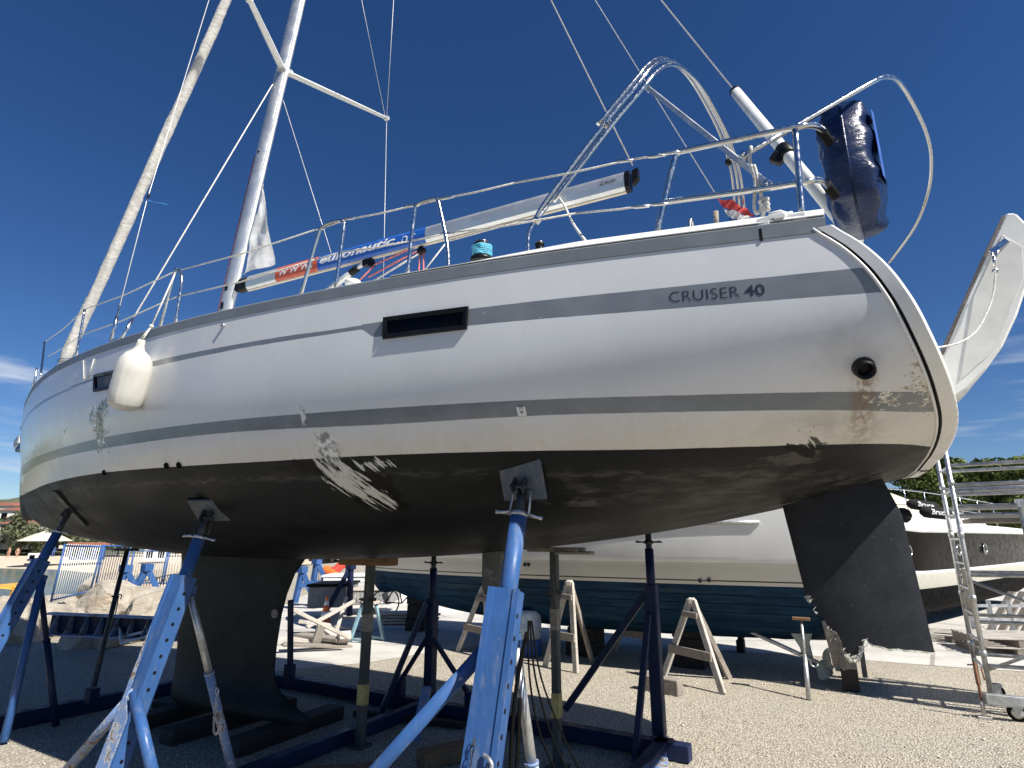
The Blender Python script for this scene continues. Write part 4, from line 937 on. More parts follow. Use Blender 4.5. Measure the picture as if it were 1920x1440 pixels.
# second stand, left of the keel
p2 = hull_hit(395,953); n2 = hull_n(p2); n2 = Vector((n2.x*.3+.28, n2.y, n2.z-.05)).normalized(); f2 = Vector((6.86,-2.06,.0))
J2, A2, L2, E2 = jack('blue jack stand in front of the keel with rubbed grey lower half', p2, n2, f2, .52, .24,
    [('tele', .62, Vector((6.95,-1.05,.02)), .033, 'galv')], 1, .12, rotate=25)
m = MB(); j0 = A2(1.32); w = .06
q = A2(1.30); fx2, fy2 = E2[0], E2[1]
for a_, b_, mt in((q, at(120,1450,y=-1.75), 'jack_old'), (q, at(287,1452,y=-1.95), 'jack_blue')):
    m = MB(); m.tube([a_-fy2*.05, b_], .036, 14); m.build('leg', M[mt], J2)
m = MB(); m.prism([A2(.88)-fy2*.072-fx2*.066, A2(1.25)-fy2*.072-fx2*.072, A2(1.33)-fy2*.074-fx2*.03, A2(1.45)-fy2*.074+fx2*.06, A2(1.95)-fy2*.074+fx2*.062, A2(1.98)-fy2*.074-fx2*.066], fy2*.004); m.build('rubbed_patch', M['jack_old'], J2)
m = MB(); rc = at(407,1296,y=-1.35); m.tube([rc+Vector((.02*math.cos(k*.7), 0, .02*math.sin(k*.7))) for k in range(9)], .004, 5, False, True); chain(m, smooth_path([at(407,1303,y=-1.35), at(402,1340,y=-1.35), at(401,1368,y=-1.35), at(405,1376,y=-1.35), at(411,1365,y=-1.35), at(414,1335,y=-1.35)], 5), .024, .003); m.build('safety_chain', M['galv'], J2)
# left-most stand
p1 = hull_hit(134,952); n1 = hull_n(p1); n1 = Vector((n1.x*.4, n1.y, n1.z)).normalized(); f1_ = Vector((3.96,-1.86,.0))
J1, A1, L1_, E1 = jack('blue jack stand at the left edge under the bow', p1, n1, f1_, .60, .30,
    [('tele', .80, Vector((4.05,-.95,.03)), .033, 'navy'), ('plain', .78, Vector((4.15,-1.42,.02)), .036, 'jack_blue')], 1, .12, pad_mat='steel_dark', pad=(.12,.5), plank=True, rotate=30)
# starboard stands, seen under the hull
def far_stand(label, x, y, top, legs, mats='navy'):
    t = thing('jack_stand', (x, y, 0), label, 'boat stand', 'blue jack stands holding the damaged yacht')
    m = MB(); m.tube([(x,y,top-.40),(x,y,top)], .03, 12); m.build('screw', M['steel_dark'], t)
    m = MB(); c = Vector((x,y,top-.16)); m.lathe(c, (0,0,1), [(.03,-.02),(.05,-.01),(.05,.01),(.03,.02)], 12)
    for w in(-1, 1): m.tube([c+Vector((w*.04,-.02,0)), c+Vector((w*.12,-.02,.01)), c+Vector((w*.13,0,0)), c+Vector((w*.05,.02,0))], .007, 6)
    m.build('nut', M['steel_dark'], t)
    m = MB(); m.tube([(x,y,top-.75),(x,y,top-.22)], .042, 14); m.build('inner_tube', M[mats], t)
    m = MB(); m.box((x,y,(top-.55)/2+.07), (.11,.11,top-.69)); sl = m.build('sleeve', M[mats], t, .008)
    for k in range(8):
        m = MB(); m.lathe((x+.0555,y,.45+k*.1), (1,0,0), [(.012,-.002),(.012,.001),(.001,.001)], 8, False); m.build('bolt_hole', M['black'], sl)
    m = MB(); m.box((x,y,top+.01), (.26,.2,.03)); m.build('pad', M['wood_dark'], t)
    for a, b, w_ in legs: m = MB(); m.beam(a, b, w_, w_); m.build('leg', M[mats], t, .005)
    m = MB(); m.box((x,y,.09), (.2,.2,.02)); m.build('base_plate', M[mats], t)
    return t
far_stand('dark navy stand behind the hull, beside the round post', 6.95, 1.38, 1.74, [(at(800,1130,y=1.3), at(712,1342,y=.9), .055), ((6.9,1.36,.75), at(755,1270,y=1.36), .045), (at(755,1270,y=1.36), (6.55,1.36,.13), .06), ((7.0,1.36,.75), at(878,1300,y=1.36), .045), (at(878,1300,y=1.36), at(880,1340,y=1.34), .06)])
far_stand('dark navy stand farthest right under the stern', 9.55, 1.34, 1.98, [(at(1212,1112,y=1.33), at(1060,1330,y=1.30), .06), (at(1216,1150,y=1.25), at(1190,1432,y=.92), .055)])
def lean_prop(label, a, b, r, mat, handle=None):
    t = thing('prop_pole', b, label, 'prop', 'poles propping the damaged yacht'); m = MB(); m.tube([b, a], r, 12); m.build('pole', M[mat], t)
    m = MB(); m.box(a+Vector((0,0,.01)), (.3,.16,.03)); m.build('head', M['wood_dark'], t)
    if handle:
        h = handle; m = MB(); m.lathe(h, (0,0,1), [(.03,-.01),(.05,0),(.03,.012)], 12); m.tube(smooth_path([h+Vector((-.10,0,0)), h+Vector((.08,0,.03)), h+Vector((.14,0,.02)), h+Vector((.12,0,-.02))], 3), .008, 6); m.tube([h+Vector((.07,0,.0)), h+Vector((.06,0,-.22))], .007, 6); m.build('nut', M['steel_dark'], t)
    return t
pb_, pt_ = G(166,1326), at(238,1032,y=.35)
lean_prop('slim black pole leaning under the bow', pt_, pb_, .030, 'steel_dark', lin(pb_, pt_, .66))
def post(label, base, top, w, head, round_=False):
    t = thing('prop_post', base, label, 'prop', 'poles propping the damaged yacht'); m = MB(); H = top-base.z
    m.box(base+Vector((0,0,H/2)), (w, w, H)) if not round_ else m.tube([base, base+Vector((0,0,H))], w/2, 12); po = m.build('post', M['green_post'], t, .006)
    m = MB(); m.box(base+Vector((0,0,.012)), (.16,.16,.02)); m.build('foot_plate', M['green_post'], t)
    for z0, z1, mt in((.62*H,.72*H,'wood_grey'), (.22*H,.33*H,'yellow')):
        m = MB(); m.box(base+Vector((0,0,(z0+z1)/2)), (w*1.04, w*1.04, z1-z0)); m.build('paint_band', M[mt], po)
    m = MB(); c = base+Vector((0,0,.80*H)); m.box(c, (w*1.5, w*1.3, .03)); m.tube([c+Vector((-.09,-.03,0)), c+Vector((.08,-.03,0))], .010, 6); m.tube([c+Vector((-.07,-.04,-.02)), c+Vector((-.04,-.05,-.05)), c+Vector((-.02,-.04,-.02))], .006, 5); m.build('clamp', M['steel_dark'], po)
    return t
post('green-grey post with yellow band left of the dark navy stand', Vector((7.09,.14,.0)), 1.60, .075, 0)
post('grey post with yellow band in the middle under the hull', Vector((8.90,.55,.0)), 1.735, .068, 0)
def block(label, c, s, mat, rz=0, name='timber_block', ry=0):
    m = MB(); m.box(c, s, Matrix.Rotation(rz, 3, 'Z')@Matrix.Rotation(ry, 3, 'Y')); return tag(m.build(name, M[mat], None, .008), label, 'timber', 'timber blocks under the damaged yacht')
block('brown timber block on the yellow-banded post behind the keel', (7.09,.10,1.638), (.62,.16,.075), 'wood_brown', .05)
block('grey split plank wedged on top of the middle post', (8.92,.55,1.757), (.52,.18,.04), 'wood_grey', -.05)
block('second grey plank pushed under the hull above the middle post', (9.12,.50,1.712+.02), (.34,.12,.028), 'wood_grey', .12, 'timber_wedge')
# cradle base frame on the ground
cradle = thing('cradle_frame', (6.8,0,0), 'navy steel cradle base lying in the shadow under the yacht', 'cradle')
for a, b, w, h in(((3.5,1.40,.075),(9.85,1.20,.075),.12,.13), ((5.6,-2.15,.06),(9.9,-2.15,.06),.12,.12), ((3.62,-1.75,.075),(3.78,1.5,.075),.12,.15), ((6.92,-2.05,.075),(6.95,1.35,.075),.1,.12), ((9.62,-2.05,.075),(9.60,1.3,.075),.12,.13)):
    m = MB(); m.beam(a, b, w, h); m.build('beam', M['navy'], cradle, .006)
for x, y in((3.85,-.55),(4.72,1.37),(6.55,1.34),(7.55,1.31)):
    m = MB(); m.box((x,y,.20), (.12,.10,.16)); m.build('bracket', M['navy'], cradle, .006)
m = MB(); m.beam(at(545,1125,y=1.45), Vector((4.72,1.37,.28)), .055, .055); m.build('brace', M['navy'], cradle)
m = MB(); m.prism([G(1180,1452,.16), G(1236,1416,.16), G(1252,1420,.16), G(1254,1470,.16)], (0,0,-.14)); m.build('end_plate', M['jack_old'], cradle, .006)
m = MB(); m.beam(at(800,1290,y=.95), at(768,1436,y=.35), .09, .05); m.build('brace', M['jack_old'], cradle)
# timbers below the keel and lying about
k = 0
for c, s, rz, mt, lab in(((4.75,-.05,.065),(.22,1.5,.13),.05,'wood_dark','dark sleeper under the front of the keel'), ((5.5,.0,.065),(.22,1.4,.13),-.04,'wood_dark','dark sleeper under the middle of the keel'), ((6.25,.05,.065),(.22,1.3,.13),.03,'wood_dark','dark sleeper under the aft end of the keel'), ((4.25,.45,.04),(.5,.9,.06),.3,'wood_dark','dark board lying left of the keel foot'),
        ((7.45,-.55,.045),(.7,.16,.09),.7,'wood_brown','brown plank in the shade beside the round post foot'), ((8.05,.25,.07),(.16,.62,.13),-.5,'wood_brown','short brown beam lying between the two banded posts'), ((7.0,.95,.035),(1.3,.10,.05),.15,'wood_dark','long dark lath on the ground beyond the round post')):
    block(lab, c, s, mt, rz)
# ------------------------------------------------------------------ ground
def gravel_mat():
    t = NT('gravel'); v = t.tc.outputs['Object']
    c1 = t.vor(55, 'F1', 'Color', v); d1 = t.vor(55, 'F1', 'Distance', v); g = t.n.new('ShaderNodeRGBToBW'); t.link(c1, g.inputs[0])
    big = t.noise(.7, 6, .65); fine = t.noise(150, 4, .6)
    stone = t.mix(t.rng(g.outputs[0], .2, .8), (.42,.37,.29), (.66,.61,.51))
    stone = t.mix(t.rng(big, .35, .68), stone, t.mix(t.rng(fine, .3, .7), (.46,.43,.36), (.60,.57,.49)))
    tan = t.rng(t.noise(.9, 4, .6), .5, .75); stone = t.mix(t.math('MULTIPLY', tan, .35), stone, (.56,.45,.32))
    damp = t.rng(t.noise(.28, 5, .6, t.map((1, 2.2, 1))), .54, .72); stone = t.mix(t.math('MULTIPLY', damp, .38), stone, (.27,.25,.21))
    c = t.mix(t.rng(d1, .25, .62), stone, (.27,.24,.19)); c = t.mix(t.math('MULTIPLY', t.rng(t.noise(260, 3), .55, .8), .4), c, (.74,.71,.63))
    h = t.math('ADD', t.math('MULTIPLY', d1, -1), t.math('MULTIPLY', t.noise(30, 4), .5)); t.bump(h, .9, .012)
    return t.done(c, .92, 0, .2)
M['gravel'] = gravel_mat()
def concrete_mat():
    t = NT('old_concrete'); n = t.noise(1.3, 6, .65); f = t.noise(45, 5, .6); c = t.mix(t.rng(n, .3, .7), (.42,.41,.38), (.56,.54,.50))
    c = t.mix(t.math('MULTIPLY', t.rng(f, .5, .75), .35), c, (.25,.24,.22)); cr = t.vor(.35, 'DISTANCE_TO_EDGE', 'Distance', t.map((1,1,1)))
    c = t.mix(t.rng(cr, .004, .012, .6, 0), c, (.14,.13,.12)); t.bump(f, .3, .006); return t.done(c, .88, 0, .2)
M['concrete'] = concrete_mat()
SHORE = [Vector(p) for p in((-3,-60,0),(-3.5,-14,0),(-5.5,-5,0),(-8.5,0,0),(-10.6,5.5,0),(-13.5,9.5,0),(-17,13.5,0),(-20,20,0),(-26,34,0),(-60,60,0),(-120,110,0))]  # near-side stretch is out of view, drawn in close to lessen bounce light
gp = [p for p in SHORE]+[Vector((-60,320,0)), Vector((400,320,0)), Vector((400,-200,0)), Vector((-3,-200,0))]
def ground_sheet():
    bm = bmesh.new(); vs = [bm.verts.new(p) for p in gp]; bm.faces.new(vs); me = bpy.data.meshes.new('ground'); bmesh.ops.triangulate(bm, faces=bm.faces); bm.to_mesh(me); bm.free(); me.materials.append(M['gravel'])
    o = bpy.data.objects.new('ground', me); COL.objects.link(o); return tag(o, 'pale gravel yard in front of the boats', 'ground', None, 'structure')
ground_sheet()
cp = [G(430,1272), G(545,1256), G(690,1243), G(790,1226), G(880,1213), G(1000,1204), G(1200,1212), G(1500,1228), G(1640,1240), G(1800,1252), G(1960,1262)]
m = MB(); far = [Vector((p.x*1.0+(p.x-CAM_POS.x)*4, p.y+40, 0)) for p in cp]
m.add([p+Vector((0,0,.004)) for p in cp]+[Vector((38,45,.004)), Vector((30,60,.004)), Vector((-14,60,.004)), Vector((-13,22,.004)), Vector((-4,9,.004)), Vector((1.2,3.1,.004))], [list(range(len(cp)+6))]); tag(m.build('concrete_apron', M['concrete']), 'worn grey concrete apron behind the gravel', 'pavement', None, 'structure')
t = NT('unseen_dark_ground'); m = MB(); m.add([Vector(p) for p in((-3.2,-60,.004),(-3.6,-14,.004),(-4.6,-6.6,.004),(16,-6.6,.004),(60,-6.6,.004),(60,-60,.004))], [list(range(6))]); f_ = t.noise(60, 5); t.bump(f_, .5, .006); tag(m.build('added_dark_ground', t.done(t.mix(t.rng(f_, .3, .7), (.035,.035,.037), (.075,.073,.07)), .9)), 'unseen dark ground sheet added on the near side to cut bounce light', 'added ground', None, 'structure')  # out-of-view dark sheet, added to cut gravel bounce on the bow
# loose stones on the near gravel
def pebbles():
    n = 52000; u = RNG.random((n, 2)); 
    x = 3.2+u[:,0]*10.4; y = -2.6+u[:,1]**1.15*8.6
    yc = np.interp(x, [p.x for p in cp], [p.y for p in cp]); keep = (y < yc-.05+.25*RNG.normal(size=n)); x, y = x[keep], y[keep]; n = len(x)
    r = np.exp(RNG.normal(-5.35, .48, n)); r = np.clip(r, .002, .02)
    base = np.array([(1,0,0),(-.5,.87,0),(-.5,-.87,0),(0,0,1),(0.1,0,-.6)]); fc = np.array([(0,1,3),(1,2,3),(2,0,3),(1,0,4),(2,1,4),(0,2,4)])
    a = RNG.random(n)*6.283; ca, sa = np.cos(a), np.sin(a); jit = 1+RNG.normal(0, .22, (n, 5, 3)); B = base[None]*jit; sx = RNG.uniform(.7,1.4,n)
    X = (B[:,:,0]*sx[:,None]*ca[:,None]-B[:,:,1]*sa[:,None])*r[:,None]+x[:,None]; Y = (B[:,:,0]*sx[:,None]*sa[:,None]+B[:,:,1]*ca[:,None])*r[:,None]+y[:,None]; Z = B[:,:,2]*r[:,None]*.6+r[:,None]*.25
    V = np.stack([X,Y,Z], -1).reshape(-1, 3); Fc = (fc[None]+(np.arange(n)*5)[:,None,None]).reshape(-1, 3)
    me = bpy.data.meshes.new('loose_gravel'); me.vertices.add(len(V)); me.vertices.foreach_set('co', V.ravel()); me.loops.add(Fc.size); me.loops.foreach_set('vertex_index', Fc.ravel()); me.polygons.add(len(Fc)); me.polygons.foreach_set('loop_start', np.arange(0, Fc.size, 3)); me.polygons.foreach_set('loop_total', np.full(len(Fc), 3)); me.update(calc_edges=True)
    t = NT('gravel_stone'); g = t.noise(35, 3); c = t.mix(t.rng(g, .3, .7), (.42,.38,.30), (.72,.68,.59)); c = t.mix(t.rng(t.noise(.8, 4), .5, .75), c, (.58,.49,.36)); me.materials.append(t.done(c, .9, 0, .2))
    o = bpy.data.objects.new('loose_gravel', me); COL.objects.link(o); tag(o, 'loose pale gravel stones scattered over the yard', 'gravel', None, 'stuff')
pebbles()
# ------------------------------------------------------------------ the white and blue boat behind
def second_boat():
    CY = 5.62; t = thing('motor_sailer', (7, CY, 0), 'white boat with teal blue bottom standing behind the damaged yacht', 'boat')
    bx = [2.0,2.3,3,4,5,6,7,8,9,10,11,11.35]; bb = [.04,.30,.72,1.08,1.30,1.42,1.48,1.50,1.48,1.42,1.33,1.28]
    zd = [3.15,3.13,3.06,2.97,2.90,2.85,2.81,2.79,2.78,2.79,2.81,2.82]; zk = [2.1,1.10,.80,.60,.48,.42,.39,.39,.40,.43,.48,.53]
    wl_a, wl_b = at(762,1076,y=CY-1.15), at(1508,1104,y=CY-1.42)
    zw = lambda x: wl_a.z+(wl_b.z-wl_a.z)*(x-wl_a.x)/(wl_b.x-wl_a.x)
    def hf(x, z):
        b, s, k = cub(x, bx, bb), cub(x, bx, zd), cub(x, bx, zk); u = max(0, min(1, (s-z)/(s-k))); return b*max(0, 1-u**3.2)**(1/2.1)
    mat = NT('white_and_blue_hull'); n = mat.noise(2, 4); A = mat.attr
    top = mat.mix(mat.rng(n, .3, .7), (.70,.71,.70), (.77,.78,.77)); top = mat.mix(mat.rng(A('kn'), -.002, .002, 1, 0), top, (.58,.57,.52))
    top = mat.mix(mat.rng(mat.math('ABSOLUTE', A('bt')), .008, .011, 1, 0), top, (.03,.025,.025))
    blue = mat.mix(mat.rng(mat.noise(6, 5, .6, mat.map((.4,1,3))), .3, .7), (.003,.020,.048), (.009,.044,.095)); blue = mat.mix(mat.math('MULTIPLY', mat.rng(mat.noise(2, 5, .6, mat.map((.3,1,5))), .52, .7), .4), blue, (.05,.085,.11))
    c = mat.mix(mat.rng(A('wl'), -.002, .002), blue, top); mat.done(c, mat.mix(mat.rng(A('wl'), -.002, .002), (.6,.6,.6), (.3,.3,.3)), 0, mat.rng(A('wl'), -.002, .002, .12, .5))
    m = MB(); W = []; K = []; B_ = []
    for s in(-1, 1):
        rows = []
        for i in range(91):
            x = 2.0+(i/90)**1.1*9.35; row = []
            for j in range(61):
                k_, s_ = cub(x, bx, zk), cub(x, bx, zd); z = k_+(s_-k_)*(j/60)**1.2; step_ = .02 if z > zw(x)+.30 else 0
                row.append(Vector((x, CY+s*(hf(x, z)+step_), z))); W.append(z-zw(x)); K.append(z-zw(x)-.30); B_.append(z-zw(x)-.055)
            rows.append(row)
        m.grid(rows)
    me = m.mesh('hull', mat.m, t.location)
    for nm, v in(('wl', W), ('kn', K), ('bt', B_)): a = me.attributes.new(nm, 'FLOAT', 'POINT'); a.data.foreach_set('value', v)
    o = bpy.data.objects.new('hull', me); COL.objects.link(o); o.parent = t
    # lapped strakes on the blue bottom
    for q in(.14,.26,.38):
        m = MB(); m.tube([Vector((x, CY-hf(x, zw(x)-q)-.004, zw(x)-q)) for x in [2.7+.3*i for i in range(29)] if zw(x)-q > cub(x, bx, zk)+.03], .006, 6); m.build('strake', M['blue2'], o)
    m = MB(); m.grid([[Vector((x, CY-hf(x, 2.6), cub(x, bx, zd))), Vector((x, CY, cub(x, bx, zd)+.08)), Vector((x, CY+hf(x, 2.6), cub(x, bx, zd)))] for x in [2.0+.3*i for i in range(32)]]); m.build('deck', M['white'], t)
    m = MB(); m.add([Vector((11.35, CY+s*hf(11.35, z), z)) for s, z in [(-1, .76+.17*k) for k in range(13)]+[(1, .76+.17*k) for k in range(12, -1, -1)]], [list(range(26))]); m.build('transom', M['white'], t)
    m = MB(); m.prism([(5.2,CY-.9,2.8),(5.7,CY-.85,3.35),(9.3,CY-.85,3.42),(9.6,CY-.9,2.8)], (0,1.75,0)); cab = m.build('cabin', M['white'], t, .05)
    for k in range(3): m = MB(); m.box((6.4+k*1.1, CY-.885, 3.1), (.75,.03,.24)); m.build('cabin_window', M['glass'], cab, .02)
    # rubbing strake with its shadow gap
    m = MB(); a_, b_ = at(1250,975,y=CY-1.5), at(1422,979,y=CY-1.5); a_ = Vector((5.2, b_.y, b_.z-.0)); 
    m.beam(Vector((4.0, CY-1.12-.0, b_.z)), Vector((b_.x, CY-hf(b_.x, b_.z)-.02, b_.z)), .05, .05) if False else m.tube([Vector((x, CY-hf(x, b_.z)-.025, b_.z)) for x in [3.2+(b_.x-3.2)*i/20 for i in range(21)]], .028, 8); m.build('rubbing_strake', M['galv'], t)
    for px, py in((1309,1090),(1326,1089),(980,1059),(987,1059)):
        x = at(px, py, y=CY-1.45).x; z = at(px, py, y=CY-1.45).z; m = MB(); m.lathe(Vector((x, CY-hf(x, z)-.018, z)), (0,-1,0), [(.026,0),(.03,.012),(.018,.018),(.016,.006)], 14); m.build('through_hull_outlet', M['steel_dark'], o)
    # shaft, bracket, propeller, rudder post
    m = MB(); s0, s1 = at(1325,1142,y=CY-.4), at(1512,1238,y=CY-.9); s0 = Vector((9.0,CY-.3,.78)); s1 = at(1520,1236,y=4.9); m.tube([at(1322,1145,y=5.15), s1+(s1-at(1322,1145,y=5.15)).normalized()*.22], .028, 10); m.build('propeller_shaft', M['galv'], t)
    pc = at(1549,1246,y=4.9); pr = thing('propeller', pc-t.location, None, None); pr.parent = t
    PG = simple('grey_green_primer', (.34,.38,.34), .6, 0, .2, 12); ax = (s1-at(1322,1145,y=5.2)).normalized(); s_, u_, _ = frame_for(ax)
    m = MB(); m.lathe(pc-ax*.07, ax, [(.03,0),(.042,.03),(.042,.10),(.02,.16)], 14); m.build('hub', PG, pr)
    for k in range(3):
        an = R(75+120*k); dr = s_*math.cos(an)+u_*math.sin(an); tn = ax.cross(dr); rows = []
        for i in range(9):
            r_ = .03+.20*i/8; w = .10*math.sin(math.pi*min(1, .18+i/8*.80))**.7; tw = R(55-30*i/8); cd = tn*math.cos(tw)+ax*math.sin(tw); rows.append([pc+dr*r_+cd*(w*q)+(ax*math.cos(tw)-tn*math.sin(tw))*.008*(1-q*q) for q in(-1,-.5,0,.5,1)])
        m = MB(); m.grid(rows); m.grid([[p-ax*.008 for p in r] for r in rows]); m.build('blade', PG, pr)
    m = MB(); m.prism([at(1482,1187,y=4.95), at(1523,1188,y=4.95), at(1518,1205,y=4.95), at(1527,1243,y=4.95), at(1505,1240,y=4.95), at(1500,1215,y=4.95)], (0,.04,0)); m.build('shaft_bracket', PG, t, .01)
    m = MB(); m.tube(smooth_path([at(1512,1233,y=4.86), at(1519,1238,y=4.84), at(1522,1248,y=4.84), at(1533,1251,y=4.86)], 4), .012, 6); m.build('shaft_clamp', M['paint_white'], t)
    m = MB(); m.prism([at(1553,1180,y=5.0), at(1590,1185,y=5.0), at(1598,1240,y=5.0), at(1590,1262,y=5.0), at(1566,1258,y=5.0), at(1560,1215,y=5.0)], (0,.06,0)); m.build('skeg', PG, t, .01)
    return t
M['blue2'] = simple('teal_blue_antifouling', (.006,.028,.05), .6, 0, .3, 5, spec=.12)
second_boat()
def trestle(label, feet, apex, depth, back=True, grp='timber trestles under the white boat'):
    a, b = feet; t = thing('timber_trestle', (a+b)/2, label, 'trestle', grp); wdir = (b-a).normalized(); n_ = wdir.cross(Vector((0,0,1))).normalized(); n_ = -n_ if n_.y > 0 else n_
    for p, s in((a, 1), (b, -1)): m = MB(); m.beam(p, apex+wdir*(-.03*s)+Vector((0,0,.03)), .05, .085, wdir); m.build('leg', M['wood_pale'], t, .006)
    for q, w in((.40,.11),(.86,.075)):
        p0, p1 = lin(a, apex, q), lin(b, apex, q); e = (p1-p0).normalized()*.06; m = MB(); m.beam(p0-e+n_*.045, p1+e+n_*.045+Vector((0,0,-.012)), .03, w); m.build('crosspiece', M['wood_grey'], t, .005)
    foot_ = (a+b)/2-n_*.75; foot_.z = 0; m = MB(); m.beam(apex-n_*.03, foot_, .05, .08); m.build('rear_leg', M['wood_grey'], t, .006)
    m = MB(); m.box(apex+Vector((0,0,.02)), (.10,.09,.09)); m.build('cap', M['wood_pale'], t, .02)
    return t
trestle('pale timber trestle right of the navy stern stand', (G(1243,1272), G(1356,1302)), at(1297,1130,y=4.15), (.12,.45,0))
trestle('pale timber trestle right of the blue barrel', (G(1022,1250), G(1080,1262)), at(1068,1096,y=4.05), (.10,.45,0))
trestle('pale timber trestle left of the nearest blue jack', (G(858,1222), G(917,1236)), at(907,1105,y=4.5), (.10,.45,0))
trestle('pale timber trestle half hidden by the navy stern stand', (G(1150,1225,0), G(1225,1238,0)), at(1190,1120,y=5.2), (.10,.45,0))
m = MB(); c = G(1238,1300)+Vector((0,.06,.09)); m.box(c, (.52,.16,.18), Matrix.Rotation(R(-12), 3, 'Z')); tag(m.build('timber_block', M['wood_grey'], None, .01), 'short weathered beam lying at the foot of the right trestle', 'timber')
# props and blocks under the white boat
def t_prop(label, foot_, top_, r=.022, head='wood_brown', grp='steel props under the white boat'):
    t = thing('steel_prop', foot_, label, 'prop', grp); m = MB(); m.tube([foot_, lin(foot_, top_, .55)], r*1.25, 10); m.tube([lin(foot_, top_, .5), top_], r*.85, 10); m.build('pole', M['galv'] if head else M['steel_dark'], t)
    m = MB(); m.box(top_, (.20,.09,.03)); m.build('head', M[head or 'steel_dark'], t)
    m = MB(); c = lin(foot_, top_, .55); m.tube([c+Vector((-.06,0,0)), c+Vector((.05,-.02,0)), c+Vector((.06,-.02,-.04))], .008, 6); m.build('pin', M['steel_dark'], t)
t_prop('rusty headed steel prop beside the propeller', G(1517,1313), at(1502,1160,y=4.2))
t_prop('thin grey prop left of the dark hull block', G(802,1195), at(838,1078,y=5.3)*1.0, .02)
for lab, (px, py), (w, d, h), mt in(('black block stack under the middle of the white boat', (1290,1255), (.45,.5,.62), 'black2'), ('dark block under the bow of the white boat', (770,1185), (.40,.5,.78), 'black2'), ('dark block stack behind the barrel', (1085,1232), (.5,.5,.66), 'black2'), ('dark post under the shaft of the white boat', (1385,1228), (.12,.2,.6), 'black2')):
    M.setdefault('black2', simple('tarry_black_timber', (.012,.012,.013), .8, 0, .4, 8, .4)); c = G(px, py)
    t = thing('support_block', c, lab, 'support', 'blocks under the white boat'); n = 3
    for k in range(n): m = MB(); m.box(c+Vector((.015*(k % 2), .3+.01*k, h/n*(k+.5))), (w-.03*(k % 2), d, h/n-.006)); m.build('block', M[mt], t, .01)
c = G(1597,1298); m = MB(); t = thing('rudder_support', c, 'grey block and post standing under the propeller', 'support')
m.box(c+Vector((0,.12,.13)), (.19,.2,.26)); m.build('block', M['wood_dark'], t, .008); m = MB(); m.box(c+Vector((0,.12,.39)), (.19,.2,.26)); m.build('block', M['wood_grey'], t, .008)
m = MB(); m.beam(c+Vector((-.13,.1,.26)), c+Vector((-.20,.08,.82)), .08, .05); m.build('slat', M['wood_grey'], t)
m = MB(); m.box(c+Vector((.17,.5,.35)), (.06,.1,.5)); m.build('slat', M['wood_grey'], t)
m = MB(); rope = smooth_path([at(1577,1190,y=4.55), at(1585,1196,y=4.5), at(1590,1225,y=4.5), at(1596,1240,y=4.48), at(1610,1232,y=4.5), at(1618,1212,y=4.52), at(1622,1204,y=4.55)], 6); rnd = random.Random(2)
m.tube([p+Vector((rnd.uniform(-.012,.012), 0, rnd.uniform(-.012,.012))) for p in rope], [.022+.012*rnd.random() for _ in rope], 7); tag(m.build('frayed_rope', M['rope_w']), 'frayed white rope looped beside the propeller', 'rope')
# blue barrel
c = G(992,1228); t = thing('barrel', c, 'blue and white plastic barrel behind the nearest jack', 'barrel')
m = MB(); m.lathe(c, (0,0,1), [(.19,0),(.21,.02),(.21,.22),(.215,.24),(.21,.26)], 24); m.build('lower_body', simple('blue_barrel_plastic', (.03,.10,.35), .4), t)
m = MB(); m.lathe(c, (0,0,1), [(.209,.262),(.21,.40),(.216,.42),(.21,.44),(.21,.60),(.216,.62),(.21,.64),(.20,.70),(.17,.705)], 24); m.build('upper_body', simple('pale_blue_barrel_plastic', (.42,.52,.66), .4), t)
